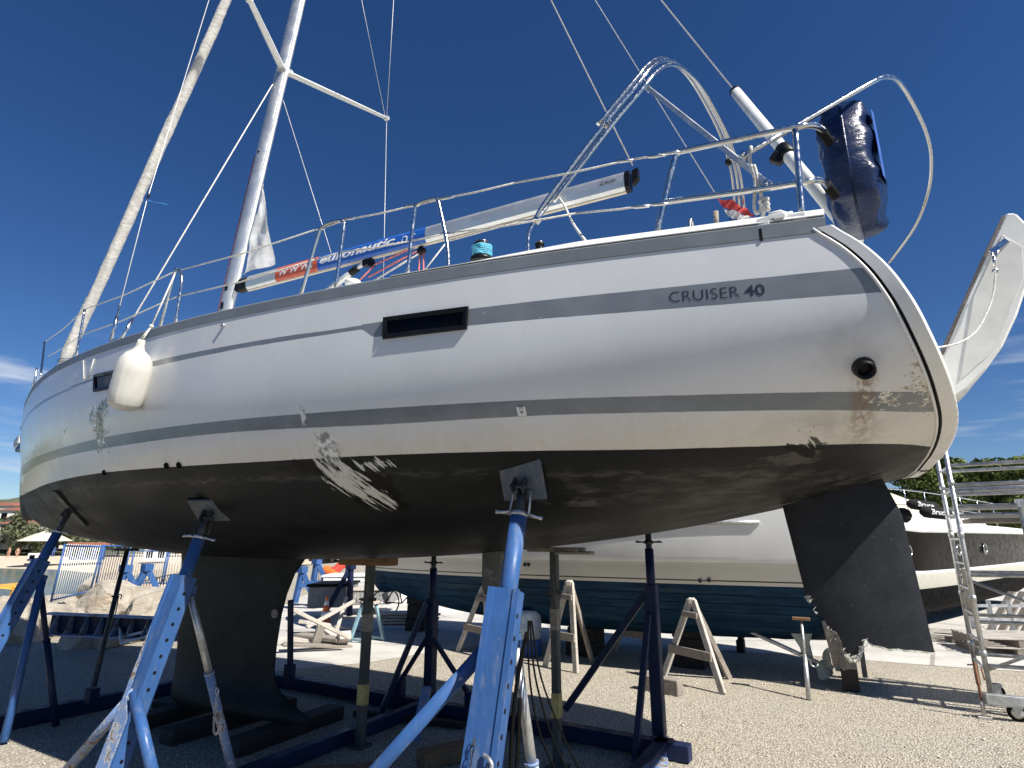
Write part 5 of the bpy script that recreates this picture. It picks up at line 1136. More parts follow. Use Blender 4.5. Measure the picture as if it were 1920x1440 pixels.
# ------------------------------------------------------------------ motor yacht at the right
def motor_yacht():
    o = Vector((12.15, 9.0, 0)); ax = Vector((.37,.93,0)).normalized(); sd_ = Vector((ax.y, -ax.x, 0))   # away along the hull; towards the viewer's right
    t = thing('motor_yacht', o+ax*4, 'black and cream motor yacht on blocks behind the scaffold', 'motorboat'); L = 11.0; BW = 1.65
    # profile: near end at s=0
    def P(s, w, z): return o+ax*s+(-sd_)*0+sd_*w+Vector((0,0,z))
    ss = [-1.2,-.6,0,1,3,6,9,11]; hb = [.15,.75,1.10,1.40,1.60,1.65,1.62,1.55]; ctr = -1.62
    def wl(s, k): return ctr-cub(s, ss, hb)*k, ctr+cub(s, ss, hb)*k
    bands = [(.24,.10,'yk'), (.30,.62,'yk'), (.50,.80,'yk'), (.86,.87,'yk'), (.90,.885,'cream'), (1.16,.93,'cream'), (1.22,.94,'yw'), (1.25,.945,'yd'), (1.98,1.0,'yd'), (2.02,1.02,'yw'), (2.10,1.02,'yw')]
    mats = {'yk': simple('black_antifouling', (.005,.005,.0055), .7, 0, .4, 5, spec=.03), 'cream': simple('cream_boot_band', (.55,.53,.45), .4, 0, .06), 'yw': M['paint_white'], 'yd': simple('dark_brown_hull_paint', (.010,.009,.008), .25, 0, .15, 3, spec=.03)}
    names = {'yk': 'bottom', 'cream': 'boot_band', 'yw': 'white_stripe', 'yd': 'topsides'}
    S_ = [-1.2+12.2*(i/44)**1.3 for i in range(45)]
    rise = lambda s: .03*max(0, 1.5-s)
    i = 0
    while i < len(bands)-1:
        k = bands[i+1][2]; j = i
        while j < len(bands)-1 and bands[j+1][2] == k: j += 1
        m = MB()
        for side in(0, 1): m.grid([[P(s, wl(s, q)[side], z+rise(s)*z) for z, q, _ in bands[i:j+1]] for s in S_], True)
        m.build(names[k], mats[k], t); i = j
    m = MB(); m.add([P(11, wl(11, q)[0], z) for z, q, _ in bands]+[P(11, wl(11, q)[1], z) for z, q, _ in reversed(bands)], [list(range(22))]); m.build('transom', mats['yw'], t)
    m = MB(); m.grid([[P(s, wl(s, .99)[0], 2.09+rise(s)*2.1), P(s, ctr, 2.16+rise(s)*2.1), P(s, wl(s, .99)[1], 2.09+rise(s)*2.1)] for s in S_]); m.build('deck', M['paint_white'], t)
    # raised white bulwark and coachroof with the beige cover
    m = MB(); m.grid([[P(s, wl(s, .98)[1], 2.08), P(s, wl(s, .97)[1], 2.24-.01*s), P(s, wl(s, .93)[1], 2.25-.01*s), P(s, wl(s, .93)[1], 2.08)] for s in S_[2:]], False); m.build('bulwark', M['paint_white'], t)
    m = MB(); m.grid([[P(s, ctr+w*k, 2.12+h*z) for w, z in((-1.05,0),(-.98,.5),(-.75,.85),(0,1),(.75,.85),(.98,.5),(1.05,0))] for s, k, h in((.2,.35,.06),(.8,.7,.26),(2,.9,.40),(3.5,1,.50),(6,1,.55),(8.5,1,.5),(9,1,.1))]); m.build('coachroof', M['paint_white'], t)
    m = MB(); R_ = []
    for s, k, h in((1.0,.55,.15),(1.3,.75,.62),(1.7,.9,.86),(2.4,.95,.80),(3.4,.95,.70),(5,.95,.55),(7,.9,.42)):
        R_.append([P(s, ctr+w*k, 2.2+h*z+.03*noise.noise((s*2, w*3, 0))) for w, z in((-1,0),(-.96,.45),(-.75,.85),(-.3,1),(.3,1),(.75,.85),(.96,.45),(1,0))])
    m.grid(R_); m.build('canvas_cover', M['beige'], t)
    m = MB(); q = P(1.5, ctr+.3, 2.98); m.lathe(q, (0,0,1), [(.11,0),(.11,.05),(.06,.09),(.07,.13),(.05,.16)], 16); m.build('deck_vent', M['paint_white'], t)
    # rails
    for z, r_ in((2.86,.013),(2.55,.010)): m = MB(); m.tube([P(s, wl(s, .95)[1], z-.012*s) for s in(-.2,.6,1.4,2.4,3.6,5,6.5,8)], r_, 7); m.build('hand_rail', M['steel'], t)
    for s in(-.1,.55,1.3,2.2,3.2,4.4,5.8,7.2): m = MB(); m.tube([P(s+.12, wl(s, .95)[1], 2.2), P(s-.02, wl(s, .95)[1], 2.86-.012*s)], .011, 7); m.build('rail_stanchion', M['steel'], t)
    for s, z in((1.0,1.62),(3.4,1.62),(5.4,1.62)):
        m = MB(); c = P(s, wl(s, .985)[1]+.012, z); n_ = sd_; s1, u1, _ = frame_for(n_); m.tube([c+(s1*math.cos(a)*.15+u1*math.sin(a)*.115) for a in [k*math.pi/10 for k in range(20)]], .014, 6, False, True); pw = m.build('porthole', M['steel'], t); m = MB(); m.add([c-n_*-.0+n_*.001+(s1*math.cos(a)*.15+u1*math.sin(a)*.115) for a in [k*math.pi/10 for k in range(20)]], [list(range(20))]); m.build('pane', M['glass'], pw)
    for s in(.6,2.4,6.0): 
        c = P(s, ctr, 0); b = thing('support_block', c, {.6:'stacked stone block under the near end of the motor yacht', 2.4:'second block stack under the motor yacht', 6.0:'far block stack under the motor yacht'}[s], 'support', 'blocks under the motor yacht')
        for k in range(2): m = MB(); m.box(c+Vector((.02*k,0,.12+.22*k)), (.55,.5,.215)); m.build('block', M['wood_grey'], b, .012)
    # covered fenders lying on deck
    for n_, (px, py), (L_, r_), an, lab in((1,(1730,948),(.62,.10),-8,'black covered fender lettered Bruce, upper of two on the motor yacht'), (2,(1755,962),(.62,.11),-6,'black covered fender lettered Bruce, lower of two on the motor yacht'), (3,(1694,966),(.30,.14),-70,'black covered fender standing at the near end of the motor yacht rail')):
        c = at(px, py, y=9.6); d = Matrix.Rotation(R(an), 3, 'Y')@Vector((1,0,0)); d = (_r*math.cos(R(an))+Vector((0,0,1))*math.sin(R(an))).normalized(); f = thing('fender', c-Vector((0,0,r_)), lab, 'fender', 'black covered fenders')
        m = MB(); m.lathe(c-d*(L_/2), d, [(.02,0),(r_*.6,.03),(r_,.10),(r_,L_-.10),(r_*.6,L_-.03),(.02,L_)], 20); m.build('cover', M['fleece'], f)
        if n_ < 3:
            up = (Vector((0,0,1))-d*d.z).normalized(); nn = d.cross(up); nn = nn if nn.y < 0 else -nn
            text_on('Bruce', lambda u, v: c+d*((u-.5)*.30)+(up*math.sin((v-.4)*.9)+nn*math.cos((v-.4)*.9))*(r_+.004), LW, 'lettering', f, 0, .02)
M['fleece'] = simple('black_fleece', (.006,.006,.007), .95, 0, .3, 40, .6, 120)
motor_yacht()
# ------------------------------------------------------------------ scaffold tower
def scaffold():
    x0, y0, y1 = 12.42, 4.22, 4.98; t = thing('scaffold_tower', (12.9, 4.6, 0), 'wheeled aluminium scaffold tower at the right edge', 'scaffold'); x1 = 14.5; base = .16
    for x in(x0, x1):
        for y in(y0, y1): m = MB(); m.tube([(x,y,base),(x,y,3.3)], .026, 12); m.build('upright', M['galv'], t)
        for k in range(11): m = MB(); m.tube([(x,y0,.45+.28*k),(x,y1,.45+.28*k)], .016, 8); m.build('rung', M['galv'], t)
        for y in(y0, y1):
            for z in(.62,1.2,1.9,2.5): m = MB(); m.tube([(x,y,z-.03),(x,y,z+.03)], .033, 10); m.build('collar', M['galv'], t)
    for y in(y0, y1):
        for z in(2.70,2.47,2.40,2.22,2.12,1.45,.95,.5): 
            m = MB(); m.tube([(x0,y,z),(x1,y,z+.02)], .021, 8); m.build('rail', M['galv'], t)
    for a, b in(((x0,y0,.45),(x1,y0,1.4)), ((x0,y1,1.4),(x1,y1,.45))): m = MB(); m.tube([a, b], .018, 8); m.build('brace', M['galv'], t)
    m = MB(); m.tube([(13.03,y0-.05,.2),(13.03,y0-.05,2.28)], .05, 14); m.box((13.03,y0-.06,2.24), (.12,.12,.09)); m.build('outrigger_post', M['galv'], t)
    m = MB(); m.box((13.5,(y0+y1)/2,2.06), (1.9,.62,.05)); m.build('platform', M['wood_grey'], t, .005)
    m = MB(); m.box((x0+.03,(y0+y1)/2,1.25), (.012,.66,.5)); m.build('end_board', M['wood_grey'], t)
    m = MB(); m.beam((x0-.05,y0-.16,.17),(x1,y0-.16,.17), .06, .07); m.build('base_beam', M['galv'], t); m = MB(); m.beam((x0-.08,y0-.2,.2),(x0+.26,y0-.2,.2), .08, .10); m.build('wheel_plate', M['galv'], t, .006)
    for x, y in((x0+.17,y0-.16),(x0+.17,y1+.1),(x1,y0-.16),(x1,y1+.1)):
        m = MB(); m.lathe((x,y-.025,.085), (0,1,0), [(.05,0),(.085,.004),(.085,.046),(.05,.05)], 20); w_ = m.build('wheel', M['rubber'], t); m = MB(); m.lathe((x,y-.028,.085), (0,1,0), [(.02,0),(.055,.002),(.055,.054),(.02,.056)], 16); m.build('rim', M['galv'], w_)
        m = MB(); m.prism([(x-.05,y-.04,.17),(x+.07,y-.04,.17),(x+.02,y-.04,.07),(x-.01,y-.04,.07)], (0,.006,0)); m.build('fork', M['galv'], w_); m = MB(); m.prism([(x-.05,y+.034,.17),(x+.07,y+.034,.17),(x+.02,y+.034,.07),(x-.01,y+.034,.07)], (0,.006,0)); m.build('fork', M['galv'], w_)
    m = MB(); sx = x0-.12; m.tube([(sx,y0-.2,.03),(sx,y0-.2,.55)], .014, 8); m.tube([(sx-.07,y0-.2,.52),(sx,y0-.2,.53),(sx+.05,y0-.2,.50),(sx+.06,y0-.2,.38)], .008, 6); jk = m.build('screw_jack', M['rust'], t); m = MB(); m.box((sx,y0-.2,.012), (.12,.1,.02)); m.tube([(sx,y0-.2,.02),(sx,y0-.2,.18)], .022, 8); m.build('jack_foot', M['wood_pale'], jk)
scaffold()
# ------------------------------------------------------------------ water, beach, hill
def water_mat():
    t = NT('sea_water'); n = t.noise(1.1, 5, .6, t.map((1,2.2,1))); t.bump(n, .5, .08); d = t.noise(.06, 3); return t.done(t.mix(t.rng(d, .35, .65), (.05,.12,.13), (.13,.17,.13)), .12)
m = MB(); m.add([Vector(p) for p in((-2,-70,-1.0),(-2,-12,-1.0),(-4.5,-4,-1.0),(-8,2,-1.0),(-11,60,-1.0),(-150,140,-1.0),(-260,140,-1.0),(-260,-120,-1.0))], [list(range(8))]); tag(m.build('sea', water_mat()), 'calm shallow sea in the cove at the left', 'water', None, 'structure')
SAND = simple('beach_sand', (.55,.47,.35), .95, 0, .12, 1.5, .3, 20); SCRUB = simple('scrub_slope', (.10,.11,.05), .95, 0, .5, .15, .5, 2)
def away(px, d, z=0.0):
    r = ray(px, 1010); h = Vector((r.x, r.y, 0)).normalized(); return Vector((CAM_POS.x+h.x*d, CAM_POS.y+h.y*d, z))
def near_d(px): return np.interp(px, [-400,0,120,300,500,700], [86,82,74,48,42,36])
PXs = [-900,-600,-400,-200,-60,0,60,120,180,240,300,360,420,500,600,700,760]
m = MB(); m.grid([[away(px, float(near_d(px))-8, -1.6), away(px, float(near_d(px)), -.98), away(px, float(near_d(px))+9, -.80), away(px, 118, -.45), away(px, 132, -.2)] for px in PXs]); tag(m.build('beach', SAND), 'pale sandy beach across the cove', 'beach', None, 'structure')
m = MB(); m.grid([[away(px, 76+d, z+(.06*d*noise.noise((px*.004, d*.02, 0)) if d > 60 else 0)) for d, z in((38,-.42),(50,.5),(75,2.4),(110,6.5),(150,10),(200,13),(260,14),(400,10))] for px in PXs]); tag(m.build('hill', SCRUB), 'low scrubby hillside behind the beach', 'hill', None, 'structure')
# ------------------------------------------------------------------ trees
def leaf_mat(name, a, b):
    t = NT(name); n = t.noise(.9, 3); f = t.noise(6, 2); c = t.mix(t.rng(n, .3, .7), a, b); c = t.mix(t.math('MULTIPLY', t.rng(f, .4, .7), .4), c, [x*.5 for x in a]); t.b.inputs['Subsurface Weight'].default_value = 0; return t.done(c, .7, 0, .25)
LEAF = [leaf_mat('pine_needles', (.055,.085,.018), (.150,.180,.045)), leaf_mat('olive_leaves', (.070,.085,.045), (.150,.165,.095)), leaf_mat('green_leaves', (.040,.070,.020), (.100,.140,.045))]
BARK = wood('bark', (.08,.06,.045), (.17,.14,.11), .95)
def tree(name, label, base, H, Wd, mat, clumps, leaves, crown_z=.35, seed=1, group=None, flat=.55, leaf=.16):
    t = thing(name, base, label, 'tree', group); rnd = np.random.default_rng(seed); base = Vector(base)
    m = MB(); top = base+Vector((rnd.uniform(-.3,.3), 0, H*.62)); m.tube(smooth_path([base+Vector((0,0,-.2)), base+Vector((.08,0,H*.3)), top], 4), [.035*H*(1-.07*i) for i in range(9)], 8)
    cl = []
    for k in range(clumps):
        a = rnd.uniform(0, 6.283); r_ = math.sqrt(rnd.random())*Wd*.5*.85; z = H*crown_z+(H*(1-crown_z))*rnd.random()*(1-.6*(r_/(Wd*.5))**2)
        cl.append((np.array([base.x+math.cos(a)*r_, base.y+math.sin(a)*r_, base.z+z]), Wd*rnd.uniform(.10,.19)))
    for c, s in cl[:9]: m.tube(smooth_path([lin(base, top, rnd.uniform(.5,1)), lin(top, Vector(c), .5)+Vector((0,0,-.1*H)), Vector(c)], 3), [.012*H*k_ for k_ in(1,.9,.8,.7,.6,.5,.4)], 5)
    m.build('trunk', BARK, t)
    n = leaves//clumps; C_ = np.concatenate([c+(lambda d: d/np.linalg.norm(d, axis=1)[:,None]*(rnd.random((n,1))**.45))(rnd.normal(size=(n,3)))*np.array([s, s, s*flat]) for c, s in cl])
    N = len(C_); d1 = rnd.normal(size=(N,3)); d1 /= np.linalg.norm(d1, axis=1)[:,None]; d2 = np.cross(d1, rnd.normal(size=(N,3))); d2 /= np.linalg.norm(d2, axis=1)[:,None]; L_ = leaf*rnd.uniform(.6,1.4,(N,1))
    V = np.stack([C_-d1*L_, C_+d2*L_*.45, C_+d1*L_, C_-d2*L_*.45], 1).reshape(-1,3)-np.array(base)
    me = bpy.data.meshes.new('crown'); me.vertices.add(len(V)); me.vertices.foreach_set('co', V.ravel()); me.loops.add(N*4); me.loops.foreach_set('vertex_index', np.arange(N*4)); me.polygons.add(N); me.polygons.foreach_set('loop_start', np.arange(0,N*4,4)); me.polygons.foreach_set('loop_total', np.full(N,4)); me.update(calc_edges=True); me.materials.append(mat)
    o = bpy.data.objects.new('crown', me); COL.objects.link(o); o.parent = t; return t
tree('pine_tree', 'broad pine tree behind the motor yacht', away(1790,50), 8.0, 9.5, LEAF[0], 34, 24000, .45, 3, 'pines behind the yard', .45, .15)
tree('pine_tree', 'pine tree at the right edge beyond the scaffold', away(1960,46), 7.4, 6.0, LEAF[0], 24, 14000, .35, 5, 'pines behind the yard', .5, .15)
tree('pine_tree', 'lower pine half hidden behind the motor yacht cover', away(1672,58), 6.0, 6.0, LEAF[0], 20, 9000, .3, 8, 'pines behind the yard', .5, .17)
tree('pine_tree', 'distant bluish pine between the two larger pines', away(1892,75), 7.2, 7, LEAF[0], 18, 7000, .3, 9, 'pines behind the yard', .5, .2)
for i, (px, d, H, Wd, k, lab) in enumerate([(20,100,5.6,9,1,'olive tree at the left edge of the beach'), (60,112,5.4,9,2,'green tree behind the beach below the white houses'), (105,96,4.6,8,1,'olive tree behind the beach umbrella'), (140,108,5.4,9,2,'dark green tree between the two olive trees'), (180,92,4.2,7,1,'olive tree above the white fence panel'), (225,88,4.2,7,1,'olive tree right of the white fence panel'), (275,86,4.0,6.5,2,'green tree behind the blue fence posts'), (320,84,3.8,6.5,1,'olive tree beside the keel on the far shore'), (-25,110,6.2,10,2,'tall green tree just left of the beach'), (585,62,4.2,5.5,2,'dark tree behind the red slide'), (625,60,3.8,5,2,'tree above the grey containers')]):
    tree('shore_tree', lab, away(px, d+16 if d > 70 else d, -.3 if d > 70 else 0), H, Wd, LEAF[k], 16, 4200, .2, 20+i, 'trees along the far shore', .8, .24)
for i in range(26):
    px = -60+i*17; d = 150+22*math.sin(i*2.1)+i % 3*14; hz = float(np.interp(d-76, [38,50,75,110,150,200], [.3,.9,2.4,6.5,10,13])); 
    tree('hill_tree', 'round tree on the hillside', away(px, d, hz-.4), 4.2+(i % 4)*.5, 7, LEAF[1+i % 2], 8, 1100, .1, 60+i, 'trees on the hillside', .8, .42)
# ------------------------------------------------------------------ houses on the slope
WALLW = simple('white_house_render', (.72,.69,.63), .85, 0, .06, .5); ROOF = simple('red_roof_tiles', (.24,.095,.06), .85, 0, .25, 1.2)
def house(label, px, py, d, w, h, dp, roof=.8):
    w *= .72; c = at(px, py, d=d); t = thing('house', c, label, 'house', 'white houses on the hillside'); ex = _r; ey = Vector((-_r.y, _r.x, 0)); b = [c+ex*(s*w/2)+ey*(q*dp/2) for s, q in((-1,-1),(1,-1),(1,1),(-1,1))]
    m = MB(); m.prism([p+Vector((0,0,-2)) for p in b], (0,0,h+2)); m.build('wall', WALLW, t)
    e = .35; b2 = [c+ex*(s*(w/2+e))+ey*(q*(dp/2+e))+Vector((0,0,h)) for s, q in((-1,-1),(1,-1),(1,1),(-1,1))]; r0, r1 = c-ex*(w*.25)+Vector((0,0,h+roof)), c+ex*(w*.25)+Vector((0,0,h+roof))
    m = MB(); m.add(b2+[r0, r1], [(0,1,5,4),(1,2,5),(2,3,4,5),(3,0,4),(3,2,1,0)]); m.build('roof', ROOF, t)
    for k in range(max(2, int(w/2.4))):
        q = b[0].lerp(b[1], (k+.5)/max(2, int(w/2.4)))-ey*.03+Vector((0,0,h*.52)); m = MB(); m.prism([q-ex*.5-Vector((0,0,.6)), q+ex*.5-Vector((0,0,.6)), q+ex*.5+Vector((0,0,.6)), q-ex*.5+Vector((0,0,.6))], ey*.05); m.build('window', M['glass'], t)
for lab, px, py, d, w, h, dp in(('white house with red roof highest at the left edge', 14,976,150,9,2.6,7), ('white house half hidden by the blue jack stand', 52,982,140,9,2.2,7), ('small white house right of the jack stand', 68,993,128,8,1.8,6), ('white villa peeping under the bow', 118,996,128,6,1.6,6), ('pale house behind the shore trees', 165,1004,120,6,1.5,6), ('orange roofed house low behind the trees', 42,1004,120,5,1.7,5)): house(lab, px, py, d, w, h, dp)
# low beach house with a red roof, boxes on the shore
def shed(name, label, px0, px1, py0, py1, d, dp, mat, roofm=None, cat='building', win=0):
    a = at(px0, py1, d=d); b = at(px1, py1, d=d); b.z = a.z; h = at(px0, py0, d=d).z-a.z; ey = Vector((-(b-a).y, (b-a).x, 0)).normalized(); ey = ey if ey.dot(_fh) > 0 else -ey
    t = thing(name, (a+b)/2, label, cat); m = MB(); m.prism([a, b, b+ey*dp, a+ey*dp], (0,0,h)); m.build('wall', mat, t, .03)
    if roofm: ex = (b-a).normalized()*.3; m = MB(); m.prism([a-ex-ey*.3+Vector((0,0,h+.003)), b+ex-ey*.3+Vector((0,0,h+.003)), b+ex+ey*(dp+.3)+Vector((0,0,h+.003)), a-ex+ey*(dp+.3)+Vector((0,0,h+.003))], (0,0,.25)); m.build('roof', roofm, t)
    for k in range(win):
        q = a.lerp(b, (k+.5)/win)-ey*.02; w_ = (b-a).normalized()*((b-a).length/win*.3); m = MB(); m.prism([q-w_+Vector((0,0,h*.25)), q+w_+Vector((0,0,h*.25)), q+w_+Vector((0,0,h*.8)), q-w_+Vector((0,0,h*.8))], ey*.03); m.build('window', M['glass'], t)
    return t
shed('beach_bar', 'dark blue beach bar with red roof behind the white fence', 128, 196, 1022, 1050, 78, 4, simple('navy_boards', (.03,.06,.16), .6), ROOF, 'building', 3)
shed('white_van', 'white van parked behind the beach', 268, 312, 1030, 1052, 76, 3, WALLW, None, 'van', 2)
shed('beach_hut', 'small white hut among the trees on the beach', 50, 84, 1038, 1052, 84, 3, WALLW, None, 'hut', 2)
# umbrella
c = at(78, 1050, d=80); t = thing('beach_umbrella', c, 'pale beach umbrella on the far shore', 'umbrella'); m = MB(); m.tube([c, c+Vector((0,0,2.7))], .05, 6); m.build('pole', M['wood_grey'], t); m = MB(); m.lathe(c+Vector((0,0,1.9)), (0,0,1), [(2.4,0),(2.3,.06),(1.2,.62),(.1,1.05)], 12, False); m.build('canopy', M['beige'], t)
# people on the beach, far off
def person_mesh():
    J = [(0,0,.92),(0,0,1.15),(0,0,1.42),(0,0,1.54),(0,0,1.68),(.10,0,.88),(.11,.02,.48),(.11,0,.06),(.12,-.12,.03),(-.10,0,.88),(-.11,-.04,.48),(-.12,.02,.06),(-.12,-.10,.03),(.19,0,1.40),(.25,.02,1.12),(.24,-.08,.88),(-.19,0,1.40),(-.25,.02,1.12),(-.24,-.10,.90)]
    E_ = [(0,1),(1,2),(2,3),(3,4),(0,5),(5,6),(6,7),(7,8),(0,9),(9,10),(10,11),(11,12),(2,13),(13,14),(14,15),(2,16),(16,17),(17,18)]; rr = [.14,.13,.14,.06,.10,.09,.06,.045,.035,.09,.06,.045,.035,.06,.045,.035,.06,.045,.035]
    me = bpy.data.meshes.new('body'); me.from_pydata(J, E_, []); o = bpy.data.objects.new('body', me); COL.objects.link(o); k = o.modifiers.new('s', 'SKIN'); o.modifiers.new('u', 'SUBSURF').levels = 1
    for i, v in enumerate(me.skin_vertices[0].data): v.radius = (rr[i], rr[i]*.8); v.use_root = (i == 0)
    dg = bpy.context.evaluated_depsgraph_get(); r = bpy.data.meshes.new_from_object(o.evaluated_get(dg)); bpy.data.objects.remove(o); return r
pm = person_mesh()
SK = [simple('sunlit_skin', (.42,.24,.16), .6), simple('white_shirt', (.7,.7,.68), .8), simple('red_shirt', (.45,.05,.05), .8), simple('blue_shirt', (.05,.10,.3), .8)]
for i, (px, py, k, lab) in enumerate([(92,1047,1,'person in white standing beside the beach umbrella'), (98,1047,3,'person in blue beside the person in white'), (126,1046,1,'person in white behind the white fence panel'), (152,1048,0,'bather standing among the fence bars'), (240,1046,2,'person in red on the beach between the blue posts'), (14,1050,0,'bather at the left edge of the beach'), (30,1051,0,'bather near the olive tree at the left'), (318,1074,0,'bather near the water beside the keel')]):
    me = pm.copy(); me.materials.clear(); me.materials.append(SK[k]); o = bpy.data.objects.new('person', me); COL.objects.link(o); o.location = at(px, py, d=108); o.rotation_euler.z = i*1.3; tag(o, lab, 'person', 'people on the far beach')
# ------------------------------------------------------------------ boulders by the water
def rock_mat():
    t = NT('pale_limestone'); n = t.noise(1.6, 6, .65); c = t.mix(t.rng(n, .3, .7), (.34,.30,.24), (.54,.49,.41)); r_ = t.rng(t.noise(1.1, 5, .6), .56, .72); c = t.mix(t.math('MULTIPLY', r_, .7), c, (.34,.18,.06)); cr = t.rng(t.noise(3.3, 6, .7, None, 1.2), .60, .68); c = t.mix(t.math('MULTIPLY', cr, .6), c, (.16,.12,.08)); t.bump(t.noise(5, 8, .7), 1.0, .12); return t.done(c, .9, 0, .2)
M['rock'] = rock_mat()
def rock(label, c, s, seed, rz=0):
    bm = bmesh.new(); bmesh.ops.create_icosphere(bm, subdivisions=4, radius=1)
    q_ = random.Random(seed*13); cuts = [(Vector((q_.gauss(0,1), q_.gauss(0,1), q_.gauss(0,.9))).normalized(), q_.uniform(.50,.82)) for _ in range(13)]
    for v in bm.verts:
        p = v.co.copy()
        for n_, d_ in cuts:
            e = p.dot(n_)-d_
            if e > 0: p -= n_*e
        v.co = p*(1.3+.05*noise.noise(p*4+Vector((0,seed,0)))+.035*noise.noise(p*11+Vector((0,seed,0))))
    bmesh.ops.scale(bm, vec=(s[0]/2, s[1]/2, s[2]/2), verts=bm.verts); me = bpy.data.meshes.new('boulder'); bm.to_mesh(me); bm.free(); me.materials.append(M['rock'])
    for p in me.polygons: p.use_smooth = False
    o = bpy.data.objects.new('boulder', me); COL.objects.link(o); o.location = c; o.rotation_euler.z = rz; return tag(o, label, 'boulder', 'limestone boulders by the water')
rk = [('large pale boulder lying behind the slim black pole', 200,1127,17.5,(1.7,1.2,.95)), ('large pale boulder left of the blue jack sleeve', 268,1122,18,(2.2,1.4,1.0)), ('low boulder above the steel channel', 300,1140,15.5,(1.7,1.2,.8)), ('orange stained boulder at the yard edge by the pole foot', 160,1196,12.2,(.8,.6,.42)), ('rust streaked boulder in front of the steel channel', 195,1194,12.0,(.7,.55,.36)), ('rust streaked boulder at the left behind the jack', 45,1185,13.2,(.9,.7,.6)), ('small pale boulder beside the left jack legs', 80,1160,15.2,(1.1,.9,.7)), ('pale boulder behind the left jack', 30,1150,16,(1.3,1.0,.8)), ('pale boulder below the blue gate frames', 215,1105,20,(2.0,1.5,1.0)), ('pale boulder at the water right of the fence', 300,1105,21,(2.2,1.5,1.0)), ('pale boulder beside the keel', 330,1128,18,(1.6,1.2,.9)), ('flat boulder under the fence panel', 130,1135,17,(1.5,1.2,.5)), ('broken stone left of the channel end', 108,1150,15,(.9,.8,.5)), ('small stone under the channel', 240,1190,12.5,(.5,.4,.25)), ('flat stone right of the channel support', 290,1185,12.6,(.6,.5,.2))]
def on_ground(px, py, h=0): p = G(px, py); return Vector((p.x, p.y, h))
BASE = [(200,1160),(268,1156),(310,1168),(160,1212),(200,1213),(40,1205),(85,1186),(25,1178),(215,1128),(300,1130),(332,1150),(128,1160),(108,1178),(245,1204),(292,1200)]
for i, ((lab, px, py, d, s), (bx_, by_)) in enumerate(zip(rk, BASE)): rock(lab, on_ground(bx_, by_, s[2]*.30), s, i+1, i*.7)
for i in range(40):
    q = random.Random(i+77); px, py = q.uniform(-20,345), q.uniform(1108,1172); d_ = 1.9*1138/(py-1010)/.85
    rock('loose pale rubble stone at the yard edge', on_ground(px, py+26, .08), (q.uniform(.3,.9), q.uniform(.3,.7), q.uniform(.2,.55)), 100+i, i)
for i in range(14):
    px = -40+i*32; p = away(px, 23+2*math.sin(i*1.7), -.5); rock('pale boulder of the low breakwater at the water', p, (1.8+.3*(i % 3), 1.4, 1.0), 30+i, i)
# steel channel lying on stones
ca, cb = at(96,1161,d=13.2), at(352,1166,d=11.7); ca.z = .48; cb.z = .42; ch = thing('steel_channel', (ca+cb)/2, 'long navy steel channel with ribs lying on the stones', 'beam'); d = (cb-ca).normalized(); fr = Vector((0,0,1)).cross(d).normalized(); fr = fr if fr.y < 0 else -fr
m = MB(); m.prism([ca+Vector((0,0,-.16)), cb+Vector((0,0,-.16)), cb+Vector((0,0,.16)), ca+Vector((0,0,.16))], -fr*.02); m.build('web', M['navy'], ch)
for z in(-.16,.16): m = MB(); m.beam(ca+Vector((0,0,z))+fr*.09, cb+Vector((0,0,z))+fr*.09, .20, .022); m.build('flange', M['jack_old'], ch)
for k in range(9): p = lin(ca, cb, (k+.5)/9); m = MB(); m.prism([p+Vector((0,0,.149)), p+fr*.03+Vector((0,0,.149)), p+fr*.17+Vector((0,0,-.149)), p+Vector((0,0,-.149))], d*.014); m.build('rib', M['jack_old'], ch)
pf = thing('pipe_frame', at(250,1190,d=12.4), 'bent white pipe frame lying below the steel channel', 'frame')
m = MB(); q = [at(225,1168,d=12.6), at(228,1206,d=11.8), at(292,1190,d=11.6), at(300,1172,d=12.4)]; m.tube(q, .03, 8); m.tube([at(222,1196,d=12.2), at(300,1178,d=12.0)], .025, 8); m.build('pipe', M['paint_white'], pf)
# fence panels on the quay
def fence(label, tl, tr, bl, br, d0, d1, n, mat, post=None, lean=0):
    A_, B_, Cc, D_ = at(*tl, d=d0), at(*tr, d=d1), at(*bl, d=d0), at(*br, d=d1); t = thing('fence_panel', (Cc+D_)/2, label, 'fence', 'railing panels on the quay')
    for k in range(n+1):
        u = k/n; m = MB(); m.tube([lin(Cc, D_, u), lin(A_, B_, u)], .009 if 0 < k < n else .026, 6); m.build('bar' if 0 < k < n else 'post', M[mat] if 0 < k < n else M[post or mat], t)
    for f in(.04,.97): m = MB(); m.tube([lin(Cc, A_, f), lin(D_, B_, f)], .022, 6); m.build('rail', M[post or mat], t)
fence('leaning white barred railing panel at the left', (122,1020), (193,1022), (95,1130), (168,1112), 19, 18.5, 17, 'paint_white', 'jack_blue')
fence('blue railing panel right of the white one', (196,1021), (246,1022), (180,1094), (228,1096), 19.5, 20, 11, 'navy', 'jack_blue')
fence('grey blue railing panel beside the keel', (252,1030), (314,1032), (240,1094), (302,1096), 20, 20.5, 14, 'galv', 'jack_blue')
fence('grey railing panel hidden partly by the keel', (318,1032), (420,1034), (306,1096), (420,1098), 20.5, 21, 22, 'galv', 'jack_blue')
